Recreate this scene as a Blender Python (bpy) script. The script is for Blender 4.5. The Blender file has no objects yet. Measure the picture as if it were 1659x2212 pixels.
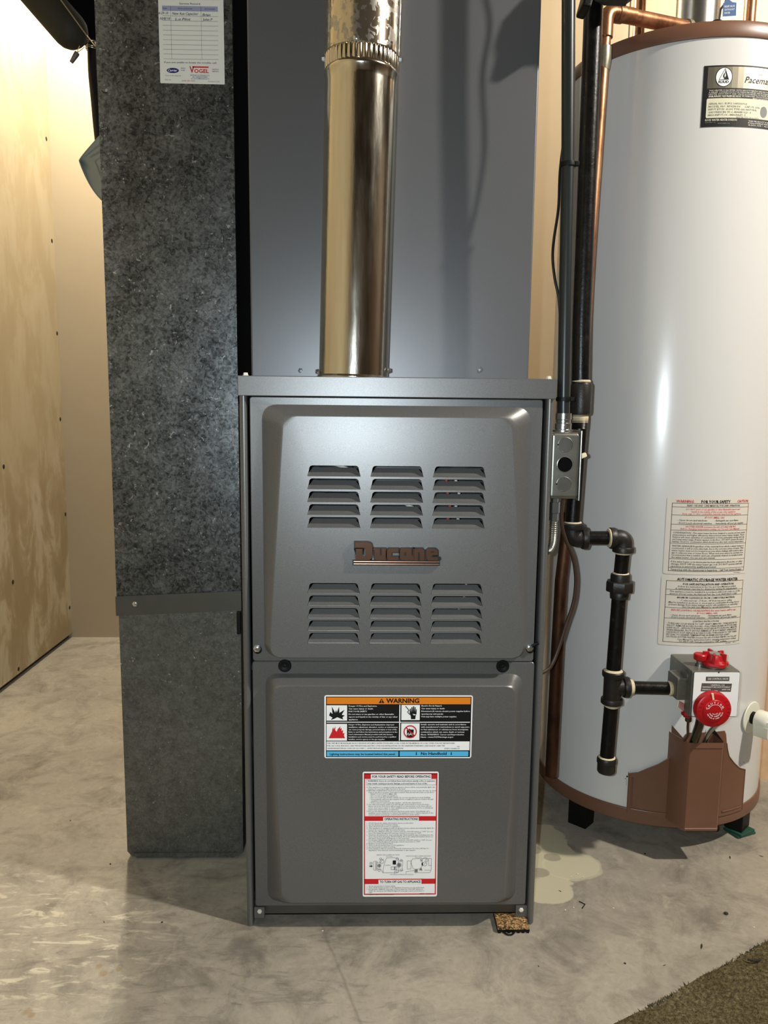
import bpy, bmesh, math, random
from math import sin, cos, pi, radians
from mathutils import Vector, Matrix
random.seed(7)
S = bpy.context.scene
COL = S.collection

# ------------------------------------------------------------------ camera
CAM = Vector((-.0451, -1.0942, .7957)); YAW, PITCH, ROLL, FPX = .0252, .135, -.0106, 1661.0
_f = Vector((sin(YAW)*cos(PITCH), cos(YAW)*cos(PITCH), -sin(PITCH)))
_r = Vector((cos(YAW), -sin(YAW), 0)); _d = _f.cross(_r)
_r2 = cos(ROLL)*_r + sin(ROLL)*_d; _d2 = -sin(ROLL)*_r + cos(ROLL)*_d
cd = bpy.data.cameras.new('camera'); cam = bpy.data.objects.new('camera', cd); COL.objects.link(cam)
cd.sensor_fit = 'HORIZONTAL'; cd.sensor_width = 36; cd.lens = 36*FPX/1659; cd.clip_start = .02
M4 = Matrix.Identity(4)
for i in range(3):
    M4[i][0] = _r2[i]; M4[i][1] = -_d2[i]; M4[i][2] = -_f[i]; M4[i][3] = CAM[i]
cam.matrix_world = M4
S.camera = cam

# ------------------------------------------------------------------ world, lights, exposure
w = bpy.data.worlds.new('world'); S.world = w; w.use_nodes = True
w.node_tree.nodes['Background'].inputs[0].default_value = (.8, .85, 1, 1)
w.node_tree.nodes['Background'].inputs[1].default_value = .05

def light(name, kind, loc, power, col, size, look=None):
    l = bpy.data.lights.new(name, kind); o = bpy.data.objects.new(name, l); COL.objects.link(o)
    l.energy = power; l.color = col; o.location = loc
    if kind == 'AREA':
        l.shape = 'DISK'; l.size = size
        if look: o.rotation_euler = (Vector(look)-Vector(loc)).to_track_quat('-Z', 'Y').to_euler()
    else: l.shadow_soft_size = size
    return o
light('ceiling_lamp', 'POINT', (1.70, -.76, 2.30), 238, (1, .945, .85), .038)
light('corner_lamp', 'POINT', (-.735, 1.19, 2.30), 132, (1, .93, .78), .045)
light('back_lamp', 'POINT', (1.10, .98, 2.20), 34, (1, .93, .78), .05)
light('phone_flash', 'POINT', CAM - .034*_r2 - .012*_d2, 31, (.80, .92, 1.0), .006)
S.view_settings.view_transform = 'Standard'; S.view_settings.look = 'None'
S.view_settings.exposure = 0.0; S.view_settings.gamma = 1; S.view_settings.use_curve_mapping = False

# ------------------------------------------------------------------ materials
def lin(c):
    return tuple(((v/255)/12.92 if v/255 <= .04045 else ((v/255+.055)/1.055)**2.4) for v in c)
class NT:
    def __init__(s, name):
        s.m = bpy.data.materials.new(name); s.m.use_nodes = True; s.t = s.m.node_tree
        s.b = s.t.nodes['Principled BSDF']; s.tc = s.t.nodes.new('ShaderNodeTexCoord')
    def n(s, k, **kw):
        x = s.t.nodes.new('ShaderNode'+k)
        for a, v in kw.items(): setattr(x, a, v)
        return x
    def set(s, x, i, v):
        if isinstance(v, bpy.types.NodeSocket): s.t.links.new(v, x.inputs[i])
        elif isinstance(v, (tuple, list)) and len(v) == 3 and x.inputs[i].type == 'RGBA': x.inputs[i].default_value = (*v, 1)
        else: x.inputs[i].default_value = v
    def map(s, scale=(1, 1, 1), loc=(0, 0, 0), rot=(0, 0, 0)):
        x = s.n('Mapping'); s.set(x, 0, s.tc.outputs['Object']); s.set(x, 'Scale', scale); s.set(x, 'Location', loc); s.set(x, 'Rotation', rot)
        return x.outputs[0]
    def noise(s, sc, det=3, rough=.5, vec=None, dist=0):
        x = s.n('TexNoise'); s.set(x, 'Vector', vec or s.tc.outputs['Object']); s.set(x, 'Scale', sc); s.set(x, 'Detail', det); s.set(x, 'Roughness', rough); s.set(x, 'Distortion', dist)
        return x.outputs['Fac']
    def voro(s, sc, vec=None, feat='F1', out='Color'):
        x = s.n('TexVoronoi', feature=feat); s.set(x, 'Vector', vec or s.tc.outputs['Object']); s.set(x, 'Scale', sc)
        return x.outputs[out]
    def ramp(s, fac, *st, interp='LINEAR'):
        x = s.n('ValToRGB'); x.color_ramp.interpolation = interp; e = x.color_ramp.elements
        while len(e) < len(st): e.new(.5)
        for q, (p_, c) in zip(e, st):
            q.position = p_; q.color = (*c, 1) if isinstance(c, tuple) else (c, c, c, 1)
        s.set(x, 0, fac); return x.outputs[0]
    def mix(s, fac, a, b, mode='MIX'):
        x = s.n('Mix', data_type='RGBA', blend_type=mode); s.set(x, 0, fac); s.set(x, 6, a); s.set(x, 7, b); return x.outputs[2]
    def math(s, op, a, b=0.0, clamp=False):
        x = s.n('Math', operation=op, use_clamp=clamp); s.set(x, 0, a); s.set(x, 1, b); return x.outputs[0]
    def bump(s, h, strength, dist=.001):
        x = s.n('Bump'); s.set(x, 'Height', h); s.set(x, 'Strength', strength); s.set(x, 'Distance', dist); s.set(s.b, 'Normal', x.outputs[0])
    def out(s, **kw):
        for k, v in kw.items(): s.set(s.b, {'col': 'Base Color', 'rough': 'Roughness', 'metal': 'Metallic', 'spec': 'Specular IOR Level', 'coat': 'Coat Weight', 'coatr': 'Coat Roughness', 'trans': 'Transmission Weight', 'aniso': 'Anisotropic'}.get(k, k), v)
        return s.m
def plain(name, rgb, rough=.5, metal=0., spec=.5, var=.12, sc=60, bump=0, coat=0):
    t = NT(name); c = lin(rgb)
    nz = t.noise(sc, 4)
    col = t.mix(nz, tuple(v*(1-var) for v in c), tuple(min(1, v*(1+var)) for v in c))
    if bump: t.bump(t.noise(sc*4, 3), bump, .0005)
    return t.out(col=col, rough=rough, metal=metal, spec=spec, coat=coat, coatr=.1)
MT = {}
def paint(name, rgb, rough, metal, flake=1.0):
    t = NT(name); c = lin(rgb)
    fl = t.noise(1500, 2, .8)
    col = t.mix(t.ramp(fl, (.35, 0.), (.65, 1.)), tuple(v*(1-.22*flake) for v in c), tuple(v*(1+.28*flake) for v in c))
    big = t.noise(9, 2); col = t.mix(t.math('MULTIPLY', big, .12), col, tuple(v*.8 for v in c))
    t.bump(t.noise(1100, 2, .7), .10*flake, .0004)
    return t.out(col=col, rough=rough, metal=metal, spec=.45)
MT['grey'] = paint('grey_metallic_paint', (106, 106, 105), .35, .42)
MT['greycoil'] = paint('grey_cabinet_paint', (104, 105, 107), .36, .40)
def galv(name, dark, light, sc, rough, metal, spark, squash=(1, 1, 1), fine=.5, thr=.63):
    t = NT(name); v = t.map(squash)
    n1 = t.noise(sc*1.5, 6, .75, v, .8); n2 = t.noise(sc*.35, 4, .6, v); big = t.noise(7, 3, .6)
    fl = t.n('SeparateColor'); t.set(fl, 0, t.voro(sc*2.2, v)); c2 = fl.outputs[1]
    f = t.math('ADD', t.math('MULTIPLY', n1, .75), t.math('ADD', t.math('MULTIPLY', n2, .30), t.math('MULTIPLY', big, .22)))
    col = t.ramp(f, (.53, lin(dark)), (.77, lin(light)))
    wsp = t.noise(sc*1.1, 3, .6, v, 1.5)
    sp = t.math('MULTIPLY', t.ramp(wsp, (thr, 0.), (thr+.05, 1.)), t.ramp(c2, (.35, 0.), (.5, 1.)))
    col = t.mix(t.math('MULTIPLY', sp, spark), col, (.55, .60, .61))
    t.bump(t.math('ADD', n1, t.math('MULTIPLY', t.noise(900, 2), fine)), .18, .0006)
    r = t.math('ADD', t.math('MULTIPLY', n1, .22), rough)
    return t.out(col=col, rough=r, metal=metal)
MT['galv'] = galv('galvanised_sheet', (58, 61, 63), (138, 144, 147), 100, .17, .78, .95)
MT['galv2'] = galv('galvanised_sheet_lower', (84, 85, 81), (118, 120, 115), 130, .34, .62, .8, fine=1.2, thr=.67)
MT['galvband'] = plain('band_steel', (92, 92, 87), .42, .7, var=.1, sc=30)
def galvflue():
    t = NT('galvanised_flue'); v = t.map((1, 1, .75))
    n1 = t.noise(80, 3, .55, v, .9); n2 = t.noise(150, 4, .7, v); k = t.ramp(n1, (.51, 0.), (.55, 1.))
    col = t.mix(k, t.mix(n2, lin((186, 172, 146)), lin((222, 214, 196))), t.mix(n2, lin((152, 148, 140)), lin((196, 194, 188))))
    t.bump(t.math('ADD', n1, t.math('MULTIPLY', n2, .5)), .08, .001)
    return t.out(col=col, rough=t.math('ADD', t.math('MULTIPLY', k, .20), .13), metal=.95)
MT['galvflue'] = galvflue()
def flue_mat():
    t = NT('bright_flue_steel'); v = t.map((1, 1, .12))
    t.bump(t.math('ADD', t.noise(260, 4, .7, v), t.math('MULTIPLY', t.noise(70, 2, .5, t.map((1, 1, .5))), .6)), .10, .0012)
    col = t.mix(t.noise(40, 4, .6, v), lin((196, 190, 172)), lin((226, 221, 208)))
    return t.out(col=col, rough=t.math('ADD', t.math('MULTIPLY', t.noise(120, 3, .6, v), .16), .07), metal=1.)
MT['flue'] = flue_mat()
MT['steel'] = plain('zinc_steel', (170, 172, 168), .28, .95, var=.15, sc=140, bump=.1)
MT['boxsteel'] = plain('box_steel', (150, 150, 142), .33, .9, var=.3, sc=45, bump=.1)
MT['screw'] = plain('screw_zinc', (205, 208, 208), .22, .95, sc=300)
MT['plug'] = plain('black_plastic', (7, 7, 8), .5, 0, .25, var=.2)
MT['black'] = plain('matte_black', (6, 6, 7), .95, 0, 0.1)
MT['dark'] = plain('dark_interior', (32, 35, 38), .6, .2)
def iron_mat():
    t = NT('black_iron'); nz = t.noise(70, 5, .7)
    col = t.ramp(nz, (.35, lin((10, 9, 9))), (.62, lin((18, 16, 14))), (.78, lin((58, 50, 44))))
    t.bump(t.noise(240, 4, .7), .35, .0008)
    return t.out(col=col, rough=t.math('ADD', t.math('MULTIPLY', nz, .30), .16), metal=.0, spec=.32)
MT['iron'] = iron_mat()
MT['fitting'] = plain('cast_iron_fitting', (38, 35, 32), .42, .3, var=.4, sc=120, bump=.5)
MT['paste'] = plain('pipe_dope', (206, 190, 158), .7, 0, var=.25, sc=300, bump=.5)
def copper_mat(name, a, b, c, rough):
    t = NT(name); nz = t.noise(35, 6, .7, t.map((1, 1, .35)))
    col = t.ramp(nz, (.32, lin(a)), (.55, lin(b)), (.75, lin(c)))
    t.bump(t.noise(160, 3), .12, .0006)
    return t.out(col=col, rough=rough, metal=.85)
MT['copper'] = copper_mat('copper', (98, 66, 44), (172, 122, 88), (204, 156, 116), .36)
MT['copperdk'] = copper_mat('tarnished_copper', (52, 34, 24), (86, 58, 42), (108, 76, 54), .48)
MT['solder'] = plain('solder_joint', (150, 146, 128), .35, .8, var=.3, sc=200)
MT['conduit'] = paint('conduit_grey', (42, 46, 46), .34, .35, .8)
MT['enamel'] = plain('white_enamel', (214, 213, 210), .24, 0, .5, var=.02, sc=5, coat=.4)
MT['brown'] = plain('brown_paint', (112, 78, 60), .38, 0, .5, var=.08, sc=70, bump=.08)
MT['red'] = plain('red_plastic', (176, 18, 26), .36, 0, .5, var=.08)
MT['redcap'] = plain('dark_red_plastic', (150, 14, 22), .4, 0, .5)
MT['valvegrey'] = plain('cast_aluminium', (122, 120, 112), .42, .6, var=.25, sc=160, bump=.3)
MT['white'] = plain('white_plastic', (226, 224, 206), .4, 0, .5, var=.03)
MT['ivory'] = plain('ivory_plastic', (226, 216, 180), .35, 0, .5, var=.03)
MT['brass'] = plain('brass', (170, 140, 84), .35, .9)
MT['burner'] = plain('burner_tube_steel', (74, 70, 54), .25, .85)
MT['cable'] = plain('black_cable', (14, 13, 15), .4, 0, .4)
MT['browncable'] = plain('brown_cable', (58, 40, 30), .42, 0, .45)
MT['olive'] = plain('dark_olive_wrap', (44, 42, 34), .7, 0, .3, var=.25, sc=160, bump=.3)
MT['cork'] = None
def cork():
    t = NT('cork'); v = t.n('SeparateColor'); t.set(v, 0, t.voro(420)); v = v.outputs[0]
    col = t.ramp(v, (.1, lin((58, 40, 22))), (.5, lin((138, 104, 62))), (.9, lin((186, 150, 98))))
    t.bump(t.voro(420, out='Distance'), .8, .001); return t.out(col=col, rough=.8)
MT['cork'] = cork()
MT['green'] = plain('green_shim', (30, 74, 58), .5, 0)
MT['badge'] = plain('copper_badge', (124, 94, 78), .25, .85, var=.06)
MT['bblack'] = plain('badge_black', (7, 6, 6), .4)
MT['lblack'] = plain('print_black', (16, 16, 17), .5, 0, .3, var=.0)
MT['lgrey'] = plain('print_grey', (120, 120, 118), .5, 0, .3, var=0)
MT['lwhite'] = plain('print_white', (240, 241, 240), .45, 0, .3, var=.02)
MT['lcream'] = plain('print_cream', (222, 218, 204), .5, 0, .3, var=.02)
MT['lplate'] = plain('plate_cream', (214, 210, 184), .5, 0, .3, var=.02)
MT['lorange'] = plain('print_orange', (222, 128, 28), .45, 0, .3, var=.0)
MT['lblue'] = plain('print_blue', (84, 182, 226), .45, 0, .3, var=0)
MT['lred'] = plain('print_red', (200, 34, 40), .45, 0, .3, var=0)
MT['lnavy'] = plain('print_navy', (30, 32, 104), .45, 0, .3, var=0)
MT['llav'] = plain('print_lavender', (150, 154, 180), .5, 0, .3, var=0)
MT['lfilm'] = plain('label_film', (216, 209, 196), .35, 0, .4, var=.01)
MT['lsilver'] = plain('plate_aluminium', (176, 170, 152), .3, .9, var=.06, sc=20)
MT['ink'] = plain('pen_ink', (66, 64, 70), .6, 0, .2, var=0)
MT['carton'] = plain('card_stock', (224, 224, 216), .6, 0, .3, var=.02)
MT['sheet'] = plain('faded_sheet', (132, 140, 134), .35, 0, .5, var=.08, sc=30)
MT['bluetag'] = plain('blue_tag', (78, 108, 152), .5, 0)
MT['wire'] = plain('wire_steel', (170, 160, 138), .35, .8)
MT['ywire'] = plain('yellow_wire', (214, 178, 84), .5)
MT['wirenut'] = plain('wire_nut', (92, 82, 84), .5)
MT['orange'] = plain('orange_wire', (196, 78, 36), .5)
MT['debris'] = plain('debris', (34, 27, 22), .8)
MT['pale'] = plain('pale_crumb', (214, 206, 188), .8)

def concrete():
    t = NT('concrete'); P = t.tc.outputs['Object']
    n1 = t.noise(2.2, 6, .62); n2 = t.noise(11, 7, .7, dist=.6); n3 = t.noise(90, 4, .7)
    st = t.noise(30, 6, .68, t.map((.45, 1.5, 1), rot=(0, 0, radians(-24))), .9)
    col = t.ramp(n1, (.30, lin((136, 129, 117))), (.62, lin((164, 156, 140))))
    col = t.mix(t.ramp(n2, (.48, 0.), (.68, .75)), col, lin((104, 99, 90)))
    n4 = t.noise(28, 6, .7, None, 1.0); col = t.mix(t.ramp(n4, (.54, 0.), (.70, .5)), col, lin((176, 168, 150)))
    col = t.mix(t.ramp(t.noise(45, 5, .75), (.58, 0.), (.72, .5)), col, lin((98, 92, 82)))
    col = t.mix(t.ramp(n3, (.3, .22), (.6, 0.)), col, lin((96, 91, 83)))
    sx = t.n('SeparateXYZ'); t.set(sx, 0, P)
    def blob(cx, cy, rx, ry, soft=.25, wob=.5, nsc=20):
        a = t.math('DIVIDE', t.math('SUBTRACT', sx.outputs[0], cx), rx); b = t.math('DIVIDE', t.math('SUBTRACT', sx.outputs[1], cy), ry)
        d = t.math('SQRT', t.math('ADD', t.math('MULTIPLY', a, a), t.math('MULTIPLY', b, b)))
        d = t.math('ADD', d, t.math('MULTIPLY', t.math('SUBTRACT', t.noise(nsc, 4, .6), .5), wob*2))
        return t.ramp(d, (1-soft, 1.), (1., 0.))
    # pale trowelled scuffs front left
    scf = t.math('MULTIPLY', blob(-.56, -.02, .32, .22, .6, .5, 8), t.ramp(st, (.55, 0.), (.61, 1.)))
    col = t.mix(t.math('MULTIPLY', scf, .62), col, lin((204, 196, 172)))
    scf2 = t.math('MULTIPLY', blob(-.30, -.1, .5, .35, .6, .5, 8), t.ramp(st, (.36, 1.), (.46, 0.)))
    col = t.mix(t.math('MULTIPLY', scf2, .5), col, lin((98, 93, 86)))
    # grey dirty area in front of the furnace
    dirty = t.math('MULTIPLY', blob(-.17, -.06, .26, .11, .7, .4, 10), t.ramp(n2, (.38, 0.), (.58, 1.)))
    col = t.mix(t.math('MULTIPLY', dirty, .55), col, lin((92, 87, 81)))
    # pale spilled patch between furnace and heater
    pt = t.math('MAXIMUM', blob(.285, .20, .055, .10, .06, .42, 26), t.math('MAXIMUM', blob(.325, .155, .050, .040, .06, .2, 25), blob(.262, .085, .046, .036, .06, .2, 25)))
    col = t.mix(t.math('MULTIPLY', pt, .85), col, lin((188, 182, 154)))
    pe = t.math('SUBTRACT', blob(.325, .155, .054, .044, .06, .2, 25), blob(.325, .155, .050, .040, .06, .2, 25), True)
    col = t.mix(t.math('MULTIPLY', pe, .5), col, lin((194, 188, 164)))
    for (x, y, rr) in ((.262, .205, .020), (.295, .18, .016), (.262, .135, .018)):
        col = t.mix(t.math('MULTIPLY', blob(x, y, rr, rr*.8, .12, .25, 40), .6), col, lin((124, 117, 102)))
    for (x, y, rr) in ((-.42, -.083, .006), (-.39, -.09, .006), (-.41, -.097, .008), (-.486, -.165, .008), (-.478, -.172, .006)):
        col = t.mix(t.math('MULTIPLY', blob(x, y, rr, rr, .5, .25, 90), .55), col, lin((128, 104, 70)))
    # hairline crack
    cr = t.math('ABSOLUTE', t.math('SUBTRACT', t.math('ADD', sx.outputs[0], t.math('MULTIPLY', sx.outputs[1], .32)), t.math('ADD', -.112, t.math('MULTIPLY', t.noise(14, 3), .012))))
    crm = t.math('MULTIPLY', t.ramp(cr, (.0, 1.), (.0012, 0.)), t.ramp(sx.outputs[1], (.0, 1.), (.01, 0.)))
    col = t.mix(t.math('MULTIPLY', crm, .45), col, lin((100, 94, 84)))
    t.bump(t.math('ADD', n2, t.math('MULTIPLY', n3, .4)), .25, .002)
    return t.out(col=col, rough=.62, spec=.3)
MT['concrete'] = concrete()
def drywall():
    t = NT('mudded_drywall'); v = t.map((1, 1.1, .55))
    sm = t.noise(8, 6, .62, v, .5); fine = t.noise(30, 4, .6, t.map((1, 1, .25)), .6)
    f = t.math('ADD', sm, t.math('MULTIPLY', t.math('SUBTRACT', fine, .5), .18))
    col = t.ramp(f, (.42, lin((150, 134, 104))), (.50, lin((160, 145, 115))), (.55, lin((174, 162, 136))), (.68, lin((184, 174, 152))))
    sx = t.n('SeparateXYZ'); t.set(sx, 0, t.tc.outputs['Object'])
    k = t.ramp(t.math('ADD', sx.outputs[2], t.math('MULTIPLY', t.noise(3, 2), .6)), (.80, 1.), (1.5, .30))
    col = t.mix(k, lin((168, 153, 123)), col)
    t.bump(f, .12, .002)
    return t.out(col=col, rough=.75, spec=.2)
MT['drywall'] = drywall()
MT['wall'] = plain('tan_wall_paint', (196, 172, 130), .55, 0, .3, var=.04, sc=8, bump=.05)
MT['wallb'] = plain('beige_wall_paint', (172, 158, 134), .6, 0, .3, var=.04, sc=6, bump=.04)
MT['stub'] = plain('pink_tan_wall', (206, 172, 134), .75, 0, .2, var=.18, sc=40, bump=.3)
MT['panel'] = plain('dark_wood_panelling', (84, 66, 48), .5, 0, .4, var=.3, sc=14)
MT['ceil'] = plain('ceiling_joist_dark', (84, 70, 54), .8, 0, .2, var=.2, sc=8)
def carpet_mat():
    t = NT('olive_carpet'); col = t.ramp(t.noise(160, 4, .75), (.3, lin((54, 47, 31))), (.5, lin((94, 84, 60))), (.72, lin((138, 127, 98))))
    col = t.mix(t.ramp(t.noise(14, 3), (.35, .5), (.65, 0.)), col, lin((62, 52, 28)))
    t.bump(t.noise(420, 3), .8, .004); return t.out(col=col, rough=.95, spec=.1)
MT['carpet'] = carpet_mat()

# ------------------------------------------------------------------ helpers
ROOT = {}
def meta(o, label=None, cat=None, group=None, kind=None):
    if label: o['label'] = label
    if cat: o['category'] = cat
    if group: o['group'] = group
    if kind: o['kind'] = kind
    return o
def thing(name, label, cat, loc, group=None):
    o = bpy.data.objects.new(name, None); COL.objects.link(o); o.location = loc; o.empty_display_size = .05
    ROOT[o.name] = Vector(loc); return meta(o, label, cat, group)
def off(o):
    while o.parent: o = o.parent
    return ROOT.get(o.name, Vector(o.location))
class MB:
    def __init__(s): s.bm = bmesh.new(); s.mats = []; s.wn = False
    def mi(s, m):
        if m not in s.mats: s.mats.append(m)
        return s.mats.index(m)
    def faces(s, vs, fs, m, smooth=False):
        i = s.mi(m); bv = [s.bm.verts.new(v) for v in vs]; out = []
        for f in fs:
            try: q = s.bm.faces.new([bv[k] for k in f])
            except ValueError: continue
            q.material_index = i; q.smooth = smooth; out.append(q)
        return bv, out
    def box(s, a, b, m, bev=0, seg=2, rot=None, at=None):
        a, b = Vector(a), Vector(b); t = bmesh.new(); bmesh.ops.create_cube(t, size=1)
        for v in t.verts: v.co = Vector(((a[i]+b[i])/2 + v.co[i]*(b[i]-a[i]) for i in range(3)))
        if bev: bmesh.ops.bevel(t, geom=list(t.edges), offset=bev, segments=seg, affect='EDGES', profile=.5)
        if rot: bmesh.ops.rotate(t, verts=t.verts, cent=at or (a+b)/2, matrix=rot)
        s.merge(t, m, bev > 0); s.wn = s.wn or bev > 0; return s
    def merge(s, t, m, smooth):
        t.verts.index_update(); s.faces([v.co.copy() for v in t.verts], [[v.index for v in f.verts] for f in t.faces], m, smooth); t.free()
    def tube(s, path, r, m, seg=16, caps=True, smooth=True):
        P = [Vector(q) for q in path]; n = len(P); R = r if isinstance(r, (list, tuple)) else [r]*n
        vs, fs = [], []; T0 = None; N = None
        for i in range(n):
            T = (P[min(i+1, n-1)]-P[max(i-1, 0)]).normalized()
            if N is None:
                N = T.orthogonal().normalized()
            else:
                N = (N - T*N.dot(T)).normalized()
            B = T.cross(N)
            for k in range(seg):
                a = 2*pi*k/seg; vs.append(P[i] + R[i]*(cos(a)*N + sin(a)*B))
        for i in range(n-1):
            for k in range(seg):
                fs.append((i*seg+k, i*seg+(k+1) % seg, (i+1)*seg+(k+1) % seg, (i+1)*seg+k))
        if caps: fs += [tuple(range(seg-1, -1, -1)), tuple(range((n-1)*seg, n*seg))]
        s.faces(vs, fs, m, smooth); return s
    def lathe(s, prof, m, o=(0, 0, 0), ax=(0, 0, 1), seg=32, smooth=True, a0=0, a1=2*pi, rmod=None):
        o = Vector(o); ax = Vector(ax).normalized(); X = Vector((1, 0, 0)) if abs(ax.x) < .9 else Vector((0, 1, 0))
        X = (X-ax*X.dot(ax)).normalized(); Yv = ax.cross(X); vs, fs = [], []; full = abs(a1-a0-2*pi) < 1e-6
        K = seg if full else seg+1
        for (r, h) in prof:
            for k in range(K):
                a = a0+(a1-a0)*k/seg; rr = r*(rmod(a) if rmod else 1); vs.append(o+ax*h+rr*(cos(a)*X+sin(a)*Yv))
        for i in range(len(prof)-1):
            for k in range(seg):
                k2 = (k+1) % K; fs.append((i*K+k, i*K+k2, (i+1)*K+k2, (i+1)*K+k))
        if full:
            if prof[0][0] > 1e-5: fs.append(tuple(range(K-1, -1, -1)))
            if prof[-1][0] > 1e-5: fs.append(tuple(range((len(prof)-1)*K, len(prof)*K)))
        s.faces(vs, fs, m, smooth); return s
    def prism(s, poly, m, f, d0, d1, smooth=False):
        # poly in 2D, f(u, v, d) -> 3D
        n = len(poly); vs = [f(u, v, d0) for u, v in poly]+[f(u, v, d1) for u, v in poly]
        fs = [tuple(range(n-1, -1, -1)), tuple(range(n, 2*n))]+[(i, (i+1) % n, n+(i+1) % n, n+i) for i in range(n)]
        s.faces(vs, fs, m, smooth); return s
    def build(s, name, parent=None, sharp=35, fix=True, keep=False):
        if fix: bmesh.ops.recalc_face_normals(s.bm, faces=s.bm.faces)
        L = off(parent) if parent else Vector((0, 0, 0))
        if parent is None and s.bm.verts and not keep:
            c = [v.co for v in s.bm.verts]
            L = Vector(((min(q.x for q in c)+max(q.x for q in c))/2, (min(q.y for q in c)+max(q.y for q in c))/2, min(q.z for q in c)))
        for v in s.bm.verts: v.co -= L
        me = bpy.data.meshes.new(name); s.bm.to_mesh(me); s.bm.free()
        for m in s.mats: me.materials.append(MT[m])
        if sharp: me.set_sharp_from_angle(angle=radians(sharp))
        o = bpy.data.objects.new(name, me); COL.objects.link(o)
        if s.wn: md = o.modifiers.new('normals', 'WEIGHTED_NORMAL'); md.keep_sharp = True; md.weight = 100
        if parent: o.parent = parent
        else: o.location = L; ROOT[o.name] = L
        return o
def inst(src, parent, name, loc, rot=None):
    o = bpy.data.objects.new(name, src); COL.objects.link(o); o.parent = parent; o.location = Vector(loc)-off(parent)
    if rot: o.rotation_euler = rot
    return o
def meshof(mb, name, sharp=35):
    o = mb.build(name, None, sharp); me = o.data; l = Vector(o.location)
    for v in me.vertices: v.co += l
    bpy.data.objects.remove(o); return me
def arc_path(pts, r, n=6):
    P = [Vector(p) for p in pts]; out = [P[0]]
    for i in range(1, len(P)-1):
        a = (P[i-1]-P[i]).normalized(); b = (P[i+1]-P[i]).normalized(); rr = min(r, (P[i-1]-P[i]).length*.49, (P[i+1]-P[i]).length*.49)
        A, B = P[i]+a*rr, P[i]+b*rr
        for k in range(n+1):
            t = k/n; out.append((1-t)**2*A+2*t*(1-t)*P[i]+t*t*B)
    out.append(P[-1]); return out
def spline(pts, n=8):
    P = [Vector(p) for p in pts]; P = [2*P[0]-P[1]]+P+[2*P[-1]-P[-2]]; out = []
    for i in range(1, len(P)-2):
        for k in range(n):
            t = k/n; a, b, c, d = P[i-1], P[i], P[i+1], P[i+2]
            out.append(.5*((2*b)+(c-a)*t+(2*a-5*b+4*c-d)*t*t+(3*b-a-3*c+d)*t**3))
    out.append(P[-2]); return out
def rrect(x0, z0, x1, z1, r, n=6):
    out = []
    for cx, cz, a in ((x1-r, z1-r, 0), (x0+r, z1-r, 90), (x0+r, z0+r, 180), (x1-r, z0+r, 270)):
        for k in range(n+1):
            t = radians(a+90*k/n); out.append((cx+r*cos(t), cz+r*sin(t)))
    return out
def rquad(c, r, n=6):
    # rounded quad, corners c = TR, TL, BL, BR
    out = []; m = len(c)
    for i in range(m):
        p, a, b = Vector(c[i]), Vector(c[i-1]), Vector(c[(i+1) % m])
        A = p+(a-p).normalized()*r; B = p+(b-p).normalized()*r
        for k in range(n+1):
            t = k/n; q = (1-t)**2*A+2*t*(1-t)*p+t*t*B; out.append((q.x, q.y))
    return out
def screw(mb, p, ax, r=.004, h=.003, m='screw'):
    ax = Vector(ax).normalized(); p = Vector(p)
    mb.lathe([(r*1.25, 0), (r*1.25, h*.3), (r, h*.35), (r, h*.9), (r*.8, h), (0, h)], m, p, ax, 6, False)

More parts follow.
